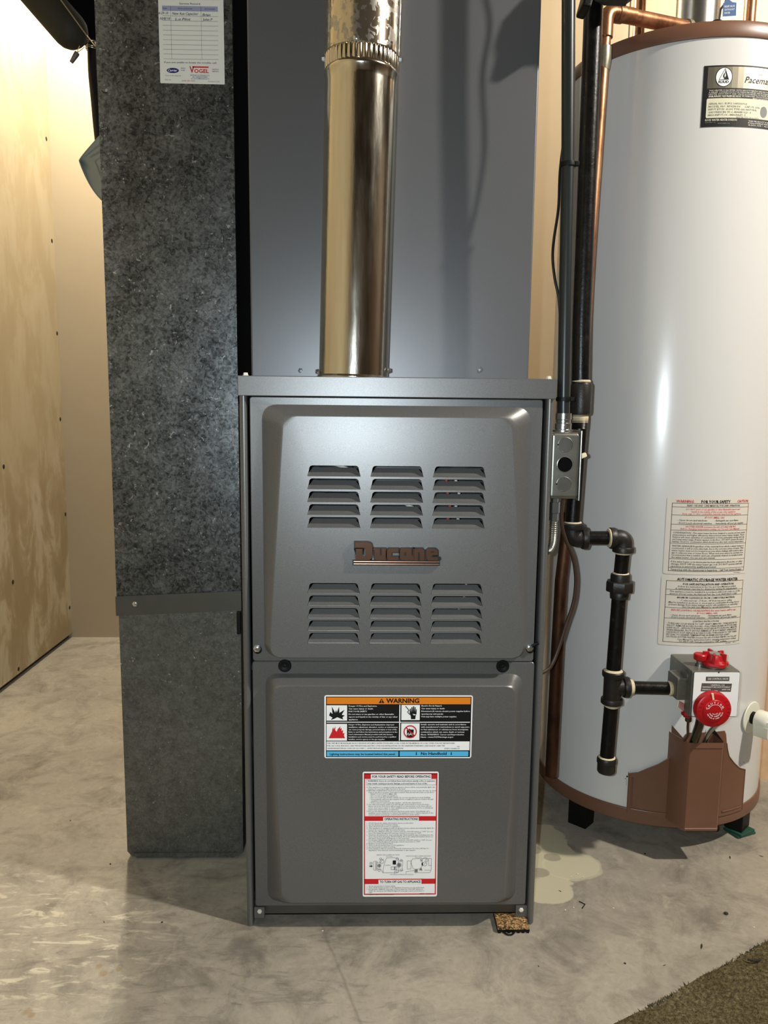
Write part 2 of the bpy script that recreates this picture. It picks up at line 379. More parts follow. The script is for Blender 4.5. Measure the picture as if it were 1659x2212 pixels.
# text sheets ------------------------------------------------------
_fc = bpy.data.curves.new('text', 'FONT'); _fo = bpy.data.objects.new('text', _fc)
_fc.resolution_u = 2; _fc.fill_mode = 'FRONT'
def textmesh(s, bold=0., shear=0., res=2):
    _fc.body = s; _fc.offset = bold; _fc.shear = shear; _fc.resolution_u = res
    me = bpy.data.meshes.new_from_object(_fo); vs = [tuple(v.co) for v in me.vertices]; fs = [tuple(p_.vertices) for p_ in me.polygons]
    bpy.data.meshes.remove(me); return vs, fs
_cap = max(v[1] for v in textmesh('H')[0])
class Sheet:
    # f(u, v, d): layout coords (v down), d = height above the surface
    def __init__(s, f, nx=1): s.f = f; s.mb = MB(); s.nx = nx; s.k = .00012
    def poly(s, pts, m, lay=1):
        s.mb.faces([s.f(u, v, lay*s.k) for u, v in pts], [tuple(range(len(pts)))], m)
    def rect(s, u0, v0, u1, v1, m, lay=1):
        n = s.nx; vs, fs = [], []
        for i in range(n+1):
            u = u0+(u1-u0)*i/n; vs += [s.f(u, v0, lay*s.k), s.f(u, v1, lay*s.k)]
        for i in range(n): fs.append((2*i, 2*i+2, 2*i+3, 2*i+1))
        s.mb.faces(vs, fs, m)
    def rr(s, u0, v0, u1, v1, r, m, lay=1):
        s.rect(u0+r, v0, u1-r, v1, m, lay)
        for (a, b) in ((u0, u0+r), (u1-r, u1)):
            c = u0+r if a == u0 else u1-r; pts = []
            sg = -1 if a == u0 else 1
            for k in range(7): t = pi/2*k/6; pts.append((c+sg*r*sin(t), v0+r-r*cos(t)))
            for k in range(7): t = pi/2*k/6; pts.append((c+sg*r*cos(t), v1-r+r*sin(t)))
            s.poly(pts, m, lay)
    def frame(s, u0, v0, u1, v1, w, m, lay=2):
        s.rect(u0, v0, u1, v0+w, m, lay); s.rect(u0, v1-w, u1, v1, m, lay); s.rect(u0, v0+w, u0+w, v1-w, m, lay); s.rect(u1-w, v0+w, u1, v1-w, m, lay)
    def disc(s, cu, cv, ru, rv, m, lay=2, n=24):
        s.poly([(cu+ru*cos(2*pi*k/n), cv+rv*sin(2*pi*k/n)) for k in range(n)], m, lay)
    def text(s, t, u0, vb, h, m, u1=None, al='L', bold=.010, lay=3, shear=0, res=2, asp=.92):
        vs, fs = textmesh(t, bold, shear, res)
        if not vs: return
        x0 = min(v[0] for v in vs); x1 = max(v[0] for v in vs); sy = h/_cap; sx = sy*asp
        if u1 is not None: sx = (u1-u0)/(x1-x0)
        wd = (x1-x0)*sx
        if u1 is None and al == 'C': u0 -= wd/2
        if u1 is None and al == 'R': u0 -= wd
        s.mb.faces([s.f(u0+(v[0]-x0)*sx, vb-v[1]*sy, lay*s.k) for v in vs], fs, m)
    def line(s, pts, w, m, lay=3):
        for a, b in zip(pts, pts[1:]):
            a, b = Vector(a), Vector(b); d = (b-a)
            if d.length < 1e-6: continue
            nrm = Vector((-d.y, d.x)).normalized()*w/2; s.poly([a+nrm, b+nrm, b-nrm, a-nrm], m, lay)
    def build(s, name, parent): return s.mb.build(name, parent, None, False)

# ================================================================== SETTING
def struct(name, mb, sharp=35): return meta(mb.build(name, None, sharp, keep=True), kind='structure')
b = MB(); b.box((-1.25, -5.2, -.12), (4.3, 1.7, 0), 'concrete'); struct('floor', b)
b = MB(); b.box((-1.25, -5.2, 2.42), (4.3, 1.7, 2.5), 'ceil'); struct('ceiling', b)
b = MB(); b.box((-1.17, -5.2, .016), (-1.05, 1.5, 2.42), 'drywall'); wl = struct('wall_left', b)
nm = MB(); nm.lathe([(.0065, 0), (.0065, .0006), (.003, .0014), (0, .0014)], 'debris', (0, 0, 0), (1, 0, 0), 8, False); nme = meshof(nm, 'nail')
for (y, z) in ((1.066, .622), (1.083, .29), (1.088, .03), (1.472, 1.618), (1.479, 1.312), (1.487, 1.024), (1.481, .747), (1.487, .43), (1.487, .108)):
    inst(nme, wl, 'nail', (-1.05, y, z))
b = MB(); b.box((-1.25, -5.2, 0), (-1.062, 1.5, .0165), 'dark'); struct('gap_shade_left', b)  # dark strip standing for the shade in the gap under the drywall
b = MB(); b.box((-1.25, 1.5, 0), (4.3, 1.62, 2.42), 'wallb'); struct('wall_back', b)
b = MB(); b.box((.7770, 1.4996, .0), (.7810, 1.5005, 2.42), 'dark'); struct('trim_1', b)
b = MB(); b.box((.815, .47, 0), (1.3, .60, 2.42), 'stub'); struct('trim_2', b)
b = MB(); b.box((4.18, -5.2, 0), (4.3, 1.5, 2.42), 'panel'); struct('wall_far_right', b)
b = MB(); b.box((-1.05, -5.32, 0), (4.3, -5.2, 2.42), 'panel'); struct('wall_front', b)

# carpet --------------------------------------------------------------
cA = Vector((.300, -.196)); cdv = (Vector((.567, -.048))-cA).normalized(); cn = Vector((cdv.y, -cdv.x))
cp = thing('carpet', 'olive brown cut-pile carpet at the lower right, laid against bare concrete', 'carpet', (.7, -.4, 0))
b = MB(); edge = []
for i in range(61):
    t = -1.52+i*(2.8/60); q = cA+cdv*t+cn*(.003*sin(i*1.7)+.002*sin(i*4.1)); edge.append((q.x, q.y))
poly = edge+[(4.17, edge[-1][1]), (4.17, -5.19), (edge[0][0], -5.19)]
b.prism(poly[::-1], 'carpet', lambda u, v, d: Vector((u, v, d)), 0, .006); b.build('carpet_backing', cp)
rnd = random.Random(3); vs, fs = [], []
for i in range(60000):
    t = -.2+rnd.random()*.75; s_ = rnd.random()**1.0*.42-.003
    q = cA+cdv*t+cn*s_; h = .0015+rnd.random()*.0028; a = rnd.random()*2*pi; wv = .0016
    dx, dy = cos(a)*wv, sin(a)*wv; lx, ly = (rnd.random()-.5)*.008, (rnd.random()-.5)*.008
    k = len(vs); vs += [(q.x-dx, q.y-dy, .003), (q.x+dx, q.y+dy, .003), (q.x+lx, q.y+ly, .004+h)]; fs.append((k, k+1, k+2))
b = MB(); b.faces([Vector(v) for v in vs], fs, 'carpet'); meta(b.build('carpet_pile', cp, None, False), kind='stuff')

# ================================================================== FURNACE
HW = .22225
fu = thing('furnace', 'grey gas furnace with louvered upper door and warning labels on lower door', 'furnace', (0, .3, 0))
for sg in (-1, 1):
    b = MB()
    b.box((sg*HW, 0.004, .001), (sg*(HW-.0012), .66, .812), 'grey')
    # rolled front edge of the side panel
    pr = [(sg*(HW-.0098), .016), (sg*(HW-.0098), .006), (sg*(HW-.0088), .0015), (sg*(HW-.006), 0), (sg*(HW-.003), .0006), (sg*(HW-.0008), .003), (sg*HW, .006), (sg*HW, .016)]
    b.prism(pr, 'grey', lambda u, v, d: Vector((u, v, d)), .001, .811, True)
    b.build('side_panel', fu, 50)
b = MB(); b.box((-HW+.002, .64, .012), (HW-.002, .66, .8335), 'dark'); pass; b.box((-HW+.002, .018, .405), (HW-.002, .641, .412), 'dark'); b.build('inner_casing', fu)
b = MB(); b.box((-HW+.010, .0165, .7950), (HW-.010, .0185, .8335), 'black'); b.build('slit_blackout', fu)  # added black plate behind the slit under the cap, keeps it dark
b = MB()
b.box((-.2240, -.0035, .810), (.2240, .008, .838), 'grey', .0012); b.box((-.2240, 0, .834), (.2240, .66, .838), 'grey')
b.build('top_cap', fu)
for x in (-.2135, .2140):
    b = MB(); screw(b, (x, .004, .838), (0, 0, 1), .0032, .0042, 'white'); b.build('screw', fu)

def door(name, base, face, flange, ybase, yf, holes, notches=None):
    """flange plate, drafted raised body, flat face with punched openings"""
    b = MB(); n = 6
    B = rquad(base[0], base[1], n); F = rquad(face[0], face[1], n)
    prof = [(0, 0), (.04, .03), (.12, .13), (.3, .34), (.55, .63), (.78, .87), (.9, .96), (1, 1.0)]
    rings = []
    for t, h in prof:
        ring = []
        for (p_, q_) in zip(B, F):
            x = p_[0]+(q_[0]-p_[0])*t; z = p_[1]+(q_[1]-p_[1])*t; ring.append(Vector((x, ybase+(yf(z)-ybase)*h, z)))
        rings.append(ring)
    m = len(B); vs = [v for r_ in rings for v in r_]; fs = []
    for i in range(len(rings)-1):
        for k in range(m): fs.append((i*m+k, i*m+(k+1) % m, (i+1)*m+(k+1) % m, (i+1)*m+k))
    b.faces(vs, fs, 'grey', True)
    def fill(loops, y, mi):
        t = bmesh.new()
        for lp in loops:
            q = [t.verts.new((u, y(v) if callable(y) else y, v)) for u, v in lp]
            for i in range(len(q)): t.edges.new((q[i], q[(i+1) % len(q)]))
        bmesh.ops.triangle_fill(t, use_beauty=True, use_dissolve=False, edges=t.edges[:])
        b.merge(t, mi, False)
    fill([F]+holes, yf, 'grey')
    fx = flange; fl = rrect(*fx, .004, 3); fi = rrect(fx[0]+.0011, fx[1]+.0011, fx[2]-.0011, fx[3]-.0011, .003, 3)
    fill([fi, B], ybase, 'grey')
    nf = len(fl); b.faces([Vector((u, ybase, v)) for u, v in fi]+[Vector((u, ybase+.0011, v)) for u, v in fl], [(i, (i+1) % nf, nf+(i+1) % nf, nf+i) for i in range(nf)], 'grey', True)
    vs = [Vector((u, ybase+.0011, v)) for u, v in fl]+[Vector((u, ybase+.012, v)) for u, v in fl]
    b.faces(vs, [(i, (i+1) % nf, nf+(i+1) % nf, nf+i) for i in range(nf)], 'grey')
    bmesh.ops.remove_doubles(b.bm, verts=b.bm.verts, dist=1e-6); b.wn = True
    return b.build(name, fu, 28)
LW, LH = .0750, .0152
lou = []
for zb in [.699-.01825*i for i in range(5)]+[.531-.01825*i for i in range(5)]:
    for xc in (-.0888, 0, .0882): lou.append((xc, zb))
def louhole(xc, zb):
    pts = [(-LW/2, 0), (LW/2, 0), (LW/2-.0022, LH*.55)]
    for k in range(5):
        a = radians(90*k/4); pts.append((LW/2-.0072+.0046*cos(a), LH-.0046+.0046*sin(a)))
    for k in range(5):
        a = radians(90+90*k/4); pts.append((-LW/2+.0072+.0046*cos(a), LH-.0046+.0046*sin(a)))
    pts.append((-LW/2+.0022, LH*.55)); return [(xc+u, zb+v) for u, v in pts]
yU = lambda z: -.0195+(z-.437)/(.782-.437)*.0082
yL = lambda z: -.0185-(z-.051)/(.393-.051)*.0020
YB = .0032
ud = door('upper_door', ([(.1905, .7985), (-.1915, .7985), (-.1915, .431), (.1955, .431)], .022), ([(.1600, .782), (-.1585, .782), (-.1800, .4365), (.1865, .4365)], .018),
          (-.2085, .4235, .2070, .8092), YB, yU, [louhole(*q) for q in lou])
ld = door('lower_door', ([(.1925, .4045), (-.1905, .4045), (-.1905, .0395), (.1925, .0385)], .020), ([(.1770, .3935), (-.1765, .3935), (-.1645, .052), (.1690, .0505)], .016),
          (-.2095, .0310, .2095, .4225), YB+.0006, yL, [])
# louver blade: rises inward from the lower lip of its opening
def blade():
    b = MB(); D = .0095
    def P(u, v): 
        k = max(0, min(1, v/.0118)); return Vector((u, D*(k**.85), v))
    N = 16; vs, fs = [], []; M = 5
    for i in range(N+1):
        u = -1+2*i/N; hw = LW/2-.0004
        e = max(0, (abs(u)-.86)/.14); top = .0118*(1-.35*e*e) if e < 1 else .0118*.35
        for j in range(M+1):
            v = top*j/M; x = u*(hw-.0028*(v/.0118)); vs.append(P(x, v))
    for i in range(N):
        for j in range(M): fs.append((i*(M+1)+j, (i+1)*(M+1)+j, (i+1)*(M+1)+j+1, i*(M+1)+j+1))
    b.faces(vs, fs, 'grey', True)
    # punched lip, slightly rounded, along the bottom
    b.tube([(-LW/2+.001, .0004, .0002), (LW/2-.001, .0004, .0002)], .00075, 'grey', 8)
    # end cheeks
    for sg in (-1, 1):
        x = sg*(LW/2-.0004); b.faces([Vector((x, 0, 0)), Vector((x-sg*.0022, 0, LH*.55)), Vector((x-sg*.0026, D, LH*.75)), Vector((x-sg*.001, D*.6, .002))], [(0, 1, 2, 3)], 'grey')
    return meshof(b, 'louver', 40)
bl = blade()
for xc, zb in lou: inst(bl, ud, 'louver', (xc, yU(zb)+.0002, zb))
# what shows through the slots
b = MB(); b.box((-.205, .11, .42), (.205, .115, .80), 'dark'); b.box((-.03, .100, .68), (.045, .112, .735), 'conduit'); b.lathe([(.03, 0), (.03, .03), (.02, .034), (0, .034)], 'dark', (-.09, .11, .69), (0, -1, 0), 20); b.build('vestibule_panel', fu)
for nm_, mt, pts, r in (('red_wire', 'orange', [(-.13, .05, .72), (-.09, .045, .716), (-.06, .05, .712), (-.05, .07, .72)], .003), ('white_wire', 'white', [(-.12, .05, .715), (-.08, .042, .709), (-.05, .045, .69), (-.045, .05, .66)], .0025),
        ('white_wire', 'white', [(.0, .05, .66), (.02, .04, .652), (.045, .045, .634), (.07, .05, .62)], .003), ('orange_wire', 'orange', [(.075, .045, .70), (.078, .04, .67), (.082, .042, .64), (.07, .05, .61)], .0022),
        ('white_wire', 'white', [(.09, .045, .69), (.095, .04, .668), (.09, .04, .645), (.10, .045, .62)], .0022), ('white_wire', 'white', [(.07, .045, .56), (.09, .04, .545), (.11, .042, .53), (.10, .05, .49)], .0018)):
    b = MB(); b.tube(spline(pts, 6), r, mt, 8); b.build(nm_, fu)
# screws and plugs
for (x, z) in ((-.2020, .4430), (.2005, .4450)):
    b = MB(); screw(b, (x, YB-.0002, z), (0, -1, 0), .0046, .005); b.lathe([(.0062, 0), (.0062, .0012), (.0046, .0014), (0, .0014)], 'plug', (x+.001, YB, z-.002), (0, -1, 0), 18); b.build('screw', fu)
b = MB(); b.box((.199, YB-.004, .4475), (.214, YB+.001, .4515), 'plug', .001, rot=Matrix.Rotation(radians(-28), 3, 'Y')); b.build('door_clip', fu)
for x in (-.1615, .1615):
    b = MB(); b.lathe([(.0097, 0), (.0097, .0012), (.0088, .0022), (.0050, .0024), (.0034, .0016), (.0016, .0016), (0, .0022)], 'plug', (x, YB+.0006, .4165), (0, -1, 0), 32); b.build('hole_plug', fu)
b = MB(); b.box((-.2115, .012, .0115), (.2115, .018, .036), 'galvband'); b.box((-.2115, .012, .0115), (.2115, .60, .013), 'galvband'); b.build('base_rail', fu)
for sg in (-1, 1):
    b = MB(); b.box((sg*.2115, .004, .011), (sg*.1955, .006, .029), 'grey', .0006); screw(b, (sg*.2030, .004, .0225), (0, -1, 0), .003, .002, 'white'); b.build('corner_bracket', fu)

# raised badge ---------------------------------------------------------
bd = MB(); bx0, bx1, bz0 = -.0622, .0622, .5735; U = (bx1-bx0)/1340.; yb = yU(.59)-.0004
f2 = lambda u, v, d: Vector((bx0+(u-160)*U, yb-d, bz0+(510-v)*U))
GL = {'D': ([(195, 150), (390, 150), (430, 160), (458, 185), (468, 225), (468, 355), (455, 400), (425, 425), (385, 432), (205, 432), (205, 370), (215, 350), (215, 250), (310, 250), (310, 362), (348, 362), (355, 345), (355, 262), (348, 240), (195, 240)],),
      'u': ([(472, 248), (582, 248), (582, 352), (604, 352), (604, 248), (672, 248), (672, 432), (535, 432), (505, 415), (495, 385), (495, 275), (472, 275)],),
      'c': ([(868, 248), (868, 305), (775, 305), (762, 318), (762, 362), (775, 376), (868, 376), (868, 432), (715, 432), (690, 405), (684, 380), (684, 300), (692, 270), (715, 248)],),
      'a': ([(905, 248), (1066, 248), (1066, 340), (1085, 360), (1085, 248), (1100, 248), (1100, 432), (915, 432), (890, 405), (882, 380), (882, 300), (888, 268)], [(955, 305), (955, 352), (978, 352), (978, 305)]),
      'n': ([(1100, 248), (1235, 248), (1258, 270), (1262, 300), (1262, 432), (1188, 432), (1188, 305), (1165, 305), (1165, 432), (1100, 432)],),
      'e': ([(1315, 248), (1435, 248), (1465, 275), (1470, 320), (1470, 345), (1385, 345), (1375, 378), (1470, 378), (1470, 432), (1320, 432), (1292, 405), (1285, 370), (1285, 305), (1292, 270)], [(1360, 288), (1360, 305), (1405, 305), (1405, 288)])}
def curve2d(loops, ext, bev, z0, offs=0):
    cu = bpy.data.curves.new('c', 'CURVE'); cu.dimensions = '2D'; cu.fill_mode = 'BOTH'; cu.extrude = ext; cu.bevel_depth = bev; cu.bevel_resolution = 1; cu.offset = offs
    for lp in loops:
        sp = cu.splines.new('POLY'); sp.points.add(len(lp)-1); sp.use_cyclic_u = True
        for p_, (u, v) in zip(sp.points, lp): p_.co = (u, v, 0, 1)
    o = bpy.data.objects.new('c', cu); me = bpy.data.meshes.new_from_object(o)
    r = ([Vector((v.co.x, v.co.y, v.co.z+z0)) for v in me.vertices], [tuple(q.vertices) for q in me.polygons]); bpy.data.objects.remove(o); return r
def glyph(mb, loops, m, ext, bev, z0, offs=0):
    lp = [[((u-160)*U, (510-v)*U) for u, v in l] for l in loops]
    vs, fs = curve2d(lp, ext, bev, z0, offs); mb.faces([Vector((bx0+v.x, yb-v.z, bz0+v.y)) for v in vs], fs, m)
for k in 'Ducane': glyph(bd, GL[k][:1], 'bblack', .0026, .0, .0027, .0011); glyph(bd, GL[k], 'badge', .0008, .0004, .0060, -.0004)
bd.prism([(162, 430), (1500, 430), (1500, 512), (162, 512)], 'bblack', f2, 0, .0054)
bd.lathe([(.0028, 0), (.0028, .0055), (0, .0055)], 'bblack', f2(1492, 402, 0), (0, -1, 0), 12)
for v in (452, 490): bd.tube([f2(180, v, .0054), f2(1490, v, .0054)], .0013, 'badge', 10)
bo = bd.build('brand_badge', fu, 30); bo['label'] = 'raised copper coloured script badge'

# ------------------------------------------------------------------ labels on the lower door
WL0, WL1, WZ0, WZ1 = -.1020, .1148, .3805, .2835
def fW(u, v, d):
    x = WL0+(u-55)/(1602-55)*(WL1-WL0); z = WZ0+(v-90)/(750-90)*(WZ1-WZ0); return Vector((x, yL(z)-.0002-d, z))
sh = Sheet(fW); sh.rr(55, 90, 1602, 750, 22, 'lwhite', 1)
o = sh.build('warning_label', fu); o['label'] = 'white bordered warning label with orange heading and blue footer'
sh = Sheet(fW)
sh.rect(72, 104, 1588, 738, 'lblack', 2)
sh.rect(80, 112, 1578, 182, 'lorange', 3); sh.text('WARNING', 697, 168, 44, 'lblack', 1042, bold=.032, lay=4)
sh.poly([(650, 122), (680, 170), (620, 170)], 'lblack', 4); sh.rect(646, 138, 654, 155, 'lorange', 5); sh.rect(646, 159, 654, 165, 'lorange', 5)
for (a, c, d_, e) in ((78, 194, 292, 354), (78, 388, 292, 564), (858, 190, 1050, 348), (858, 382, 1050, 558)): sh.rect(a, c, d_, e, 'lwhite', 3)
sh.rect(836, 188, 846, 564, 'lwhite', 3); sh.rect(80, 366, 1578, 374, 'lwhite', 3)
sh.rect(78, 572, 1580, 666, 'lwhite', 3)
sh.rect(80, 676, 832, 730, 'lblue', 3); sh.rect(846, 676, 1570, 730, 'lblue', 3)
# burst
cx, cy = 186, 312; tips = [(104, 300), (118, 262), (140, 285), (133, 206), (168, 272), (176, 240), (186, 268), (208, 208), (212, 272), (266, 240), (236, 292), (268, 300), (244, 318), (252, 342), (220, 330), (190, 318), (160, 334), (122, 346), (140, 322)]
sh.poly([(q[0], q[1]) for q in tips], 'lblack', 4)
# flames
sh.poly([(100, 538), (134, 470), (140, 440), (150, 420), (152, 446), (172, 414), (168, 452), (184, 470), (196, 440), (226, 412), (218, 440), (236, 430), (234, 462), (252, 452), (248, 488), (266, 482), (260, 510), (272, 538)], 'lred', 4)
# hand with bolt
sh.poly([(945, 230), (955, 226), (960, 270), (962, 212), (972, 210), (975, 262), (978, 204), (990, 204), (992, 262), (996, 210), (1005, 212), (1006, 268), (1010, 232), (1018, 236), (1016, 282), (1008, 300), (1004, 338), (960, 338), (956, 306), (944, 280)], 'lblack', 4)
sh.line([(900, 202), (938, 246), (922, 262), (944, 290)], 8, 'lblack', 4); sh.poly([(948, 284), (980, 290), (975, 282), (1012, 290), (985, 300), (990, 292)], 'lwhite', 5)
# gas can, prohibited
sh.poly([(918, 450), (930, 450), (945, 436), (955, 446), (990, 446), (990, 532), (918, 532)], 'lblack', 4); sh.text('GAS', 922, 506, 24, 'lwhite', 986, bold=.01, lay=5)
ring = [(cos(2*pi*k/32), sin(2*pi*k/32)) for k in range(33)]
for k in range(32):
    (a, c), (d_, e) = ring[k], ring[k+1]; sh.poly([(953+70*a, 469+68*c), (953+70*d_, 469+68*e), (953+58*d_, 469+56*e), (953+58*a, 469+56*c)], 'lred', 6)
sh.line([(910, 426), (998, 512)], 12, 'lred', 6)
def block(sh, lines, u0, v0, dv, h, m, u1s=None, bold=.012, lay=4, asp=.92):
    for i, l in enumerate(lines):
        if isinstance(l, tuple): t, e = l
        else: t, e = l, None
        sh.text(t, u0, v0+i*dv, h, m, e, bold=bold, lay=lay, res=1, asp=asp)
block(sh, [('Danger Of Fire and Explosion.', 604), ('Can cause injury or death.', 565), ('FOR YOUR SAFETY', 500), ('Do not store or use gasoline or other flammable', 780), ('vapors and liquids in the vicinity of this or any other', 820), ('appliance.', 408)], 308, 208, 28.2, 14, 'lwhite')
block(sh, [('Danger Of Fire, Explosion and Asphyxiation. Improper', 786), ('installation, adjustment, alteration, service or maintenance', 820), ('can cause property damage, personal injury or loss of life.', 815), ('Refer to and follow the instructions and precautions in the', 818), ("User's Information Manual provided with this furnace.", 775), ('Installation and service must be performed by a qualified', 805), ('installer, service agency or the gas supplier.', 690)], 308, 402, 25.6, 13, 'lwhite')
block(sh, [('Electric Shock Hazard.', 1280), ('Can cause injury or death.', 1312), ('Disconnect all remote electric power supplies before', 1574), ('opening any unit panels.', 1298), ('Unit may have multiple power supplies.', 1438)], 1066, 205, 28.2, 14, 'lwhite')
block(sh, [('Install, operate and maintain unit in accordance', 1538), ("with manufacturer's instructions to avoid exposure", 1574), ('to fuel substances or substances from incomplete', 1562), ('combustion which can cause death or serious', 1522), ('illness. WARNING: Cancer and Reproductive', 1518), ('Harm - www.P65Warnings.ca.gov', 1408)], 1064, 400, 26.5, 14, 'lwhite')
block(sh, [('THIS UNIT MUST BE INSTALLED IN ACCORDANCE WITH MFG\'S INSTRUCTIONS AND LOCAL CODES. IN THE ABSENCE OF LOCAL CODES, FOLLOW THE NATIONAL', 1424), ('FUEL GAS CODE, ANSI Z223.1 AND THE NATIONAL ELECTRIC CODE (USA INSTALLATION) OR USE CANADIAN STANDARDS CAN/CSA-B149.1 AND THE', 1318), ('CANADIAN ELECTRICAL CODE CSA C22.1 PART 1 - LATEST EDITION (CANADIAN INSTALLATION)', 882)], 84, 597, 27, 13, 'lblack')
sh.text('ETIPS 103686-01', 1318, 654, 13, 'lblack', 1474, lay=4, res=1); sh.text('CHI', 1446, 632, 11, 'lblack', 1474, lay=4, res=1)
sh.text('Lighting instructions may be located behind this panel.', 112, 716, 22, 'lblack', 802, bold=.022, lay=4)
sh.text('No Handhold', 1070, 714, 28, 'lblack', 1342, bold=.026, lay=4)
for u in (1022, 1390): sh.poly([(u-4, 684), (u+4, 684), (u+4, 704), (u+10, 704), (u, 718), (u-10, 704), (u-4, 704)], 'lblack', 4)
sh.build('printing', o)

IL0, IL1, IZ0, IZ1 = -.0455, .0672, .2625, .0615
def fI(u, v, d):
    # layout: u 0..1440, v 0..2400
    x = IL0+.0014*(v/2400)+u/1440*(IL1-IL0); z = IZ0+v/2400*(IZ1-IZ0); return Vector((x, yL(z)-.0002-d, z))
sh = Sheet(fI); sh.rr(0, 0, 1440, 2400, 34, 'lwhite', 1)
o = sh.build('instruction_label', fu); o['label'] = 'tall white label with red bands and operating instructions'
sh = Sheet(fI)
sh.frame(24, 30, 1416, 2360, 20, 'lred', 2)
def band(v0, v1, t0, t1, txt, vb, h):
    sh.rect(24, v0, 1416, v1, 'lred', 2); sh.rect(t0, v0+18, t1, v1+4, 'lwhite', 3); sh.text(txt, t0+24, vb, h, 'lblack', t1-16, bold=.024, lay=4)
band(30, 135, 155, 1300, 'FOR YOUR SAFETY READ BEFORE OPERATING', 112, 42)
band(842, 930, 390, 1070, 'OPERATING INSTRUCTIONS', 915, 42)
band(2050, 2150, 305, 1135, 'TO TURN OFF GAS TO APPLIANCE', 2128, 44)
sh.frame(74, 140, 1396, 252, 4, 'lblack', 3)
block(sh, [('WARNING: If you do not follow these instructions exactly, a fire or explosion', 1370), ('may result, causing property damage, personal injury or loss of life.', 1226)], 98, 186, 48, 27, 'lblack', bold=.018)
tx = [("This appliance is equipped with an ignition device which automatically lights the", 1375, 'A'), ("burner. Do not try to light the burner by hand.", 812, ''), ("BEFORE OPERATING smell all around the appliance area for gas. Be sure to smell", 1392, 'B'), ("next to the floor because some gas is heavier than air and will settle on the floor.", 1360, ''), ("   WHAT TO DO IF YOU SMELL GAS", 650, ''), ("  * Do not try to light any appliance.", 668, ''), ("  * Do not touch any electric switch; do not use any phone in your building.", 1290, ''), ("  * Immediately call your gas supplier from a neighbor's phone. Follow the gas", 1345, ''), ("    supplier's instructions.", 520, ''), ("  * If you cannot reach your gas supplier, call the fire department.", 1120, ''),
      ("Use only your hand to push in or turn the gas control knob or move the lever.", 1265, 'C'), ("Never use tools. If the knob will not push in or turn by hand, or the lever will not", 1310, ''), ("move, don't try to repair it. Call a qualified service technician. Force or attempted", 1335, ''), ("repair may result in a fire or explosion.", 690, ''), ("Do not use this appliance if any part has been under water. Immediately call a", 1280, 'D'), ("qualified service technician to inspect the appliance and to replace any part of the", 1350, ''), ("control system and any gas control which has been under water.", 1085, '')]
for i, (t, e, k) in enumerate(tx):
    v = 300+i*32.6; ind = len(t)-len(t.lstrip()); sh.text(t.strip(), 112+ind*12, v, 20, 'lblack', e, lay=4, res=1)
    if k: sh.text(k+'.', 76, v, 20, 'lblack', lay=4, res=1)
tx = [('STOP! Read the safety information above on this label.', 970, '1'), ('Set the thermostat to lowest setting.', 670, '2'), ('Turn off all electric power to appliance.', 710, '3'), ('This appliance is equipped with an ignition device which automatically lights the', 1370, '4'), ('burner. Do not try to light the burner by hand.', 808, ''), ('For Resideo VR8215 series gas control, push the ON-OFF switch to "OFF". Do not', 1345, '5'), ('force. For White Rodgers 36 series gas control, move lever to "OFF".', 1130, ''), ('Wait five (5) minutes to clear out any gas. Then smell for gas, including near the', 1350, '6'), ('floor. If you then smell gas, STOP! Follow "B" in the safety information above on', 1346, ''), ("this label. If you don't smell gas go to the next step.", 894, ''), ('For Resideo VR8215 series gas control, push the ON-OFF switch to "ON". Do not', 1326, '7'), ('force. For White Rodgers 36 series gas control, move lever to "ON".', 1110, ''), ('Replace Control Access Panel.', 584, '8'), ('Turn on all electrical power to the appliance.', 796, '9'), ('Set thermostat to desired setting.', 628, '10'), ('If the appliance will not operate, follow the instructions "To Turn Off Gas To', 1264, '11'), ('Appliance" and call your service technician or gas supplier.', 1018, '')]
for i, (t, e, k) in enumerate(tx):
    v = 982+i*32.6; sh.text(t, 116, v, 20, 'lblack', e, lay=4, res=1)
    if k: sh.text(k+'.', 76, v, 19, 'lblack', lay=4, res=1)
sh.text('RESIDEO VR8215 SERIES GAS VALVE', 268, 1590, 15, 'lblack', 705, lay=4, res=1); sh.text('(Top View)', 450, 1618, 15, 'lblack', 570, lay=4, res=1)
sh.text('WHITE RODGERS 36 SERIES GAS VALVE', 830, 1614, 15, 'lblack', 1310, lay=4, res=1); sh.text('(Top View)', 1010, 1644, 15, 'lblack', 1130, lay=4, res=1)
sh.text('GAS VALVE SHOWN IN OFF POSITION', 530, 1972, 15, 'lblack', 975, lay=4, res=1); sh.text('GAS', 132, 1738, 18, 'lblack', 190, lay=4, res=1); sh.text('INLET', 128, 1766, 18, 'lblack', 196, lay=4, res=1)
sh.poly([(130, 1790), (160, 1790), (160, 1776), (196, 1800), (160, 1824), (160, 1810), (130, 1810)], 'lblack', 4)
L = lambda *p: sh.line(p, 5, 'lblack', 4)
L((460, 1640), (430, 1720), (400, 1830), (392, 1930), (660, 1930), (700, 1900)); L((460, 1640), (600, 1635), (690, 1660), (700, 1900))
L((210, 1710), (250, 1700), (250, 1880), (210, 1870), (210, 1710)); L((262, 1705), (262, 1885)); L((276, 1700), (276, 1885)); L((276, 1730), (340, 1730), (400, 1660)); L((276, 1850), (350, 1860), (390, 1925))
for (cx, cy, rr) in ((370, 1710, 38), (320, 1790, 34), (700, 1780, 42), (665, 1660, 24), (665, 1900, 26), (318, 1880, 22), (740, 1880, 20), (742, 1690, 20), (345, 1660, 18)):
    ci = [(cx+rr*cos(2*pi*k/16), cy+rr*sin(2*pi*k/16)) for k in range(17)]; sh.line(ci, 6, 'lblack', 5)
sh.disc(700, 1780, 34, 34, 'lgrey', 4, 12); sh.disc(320, 1790, 26, 26, 'lgrey', 4, 12)
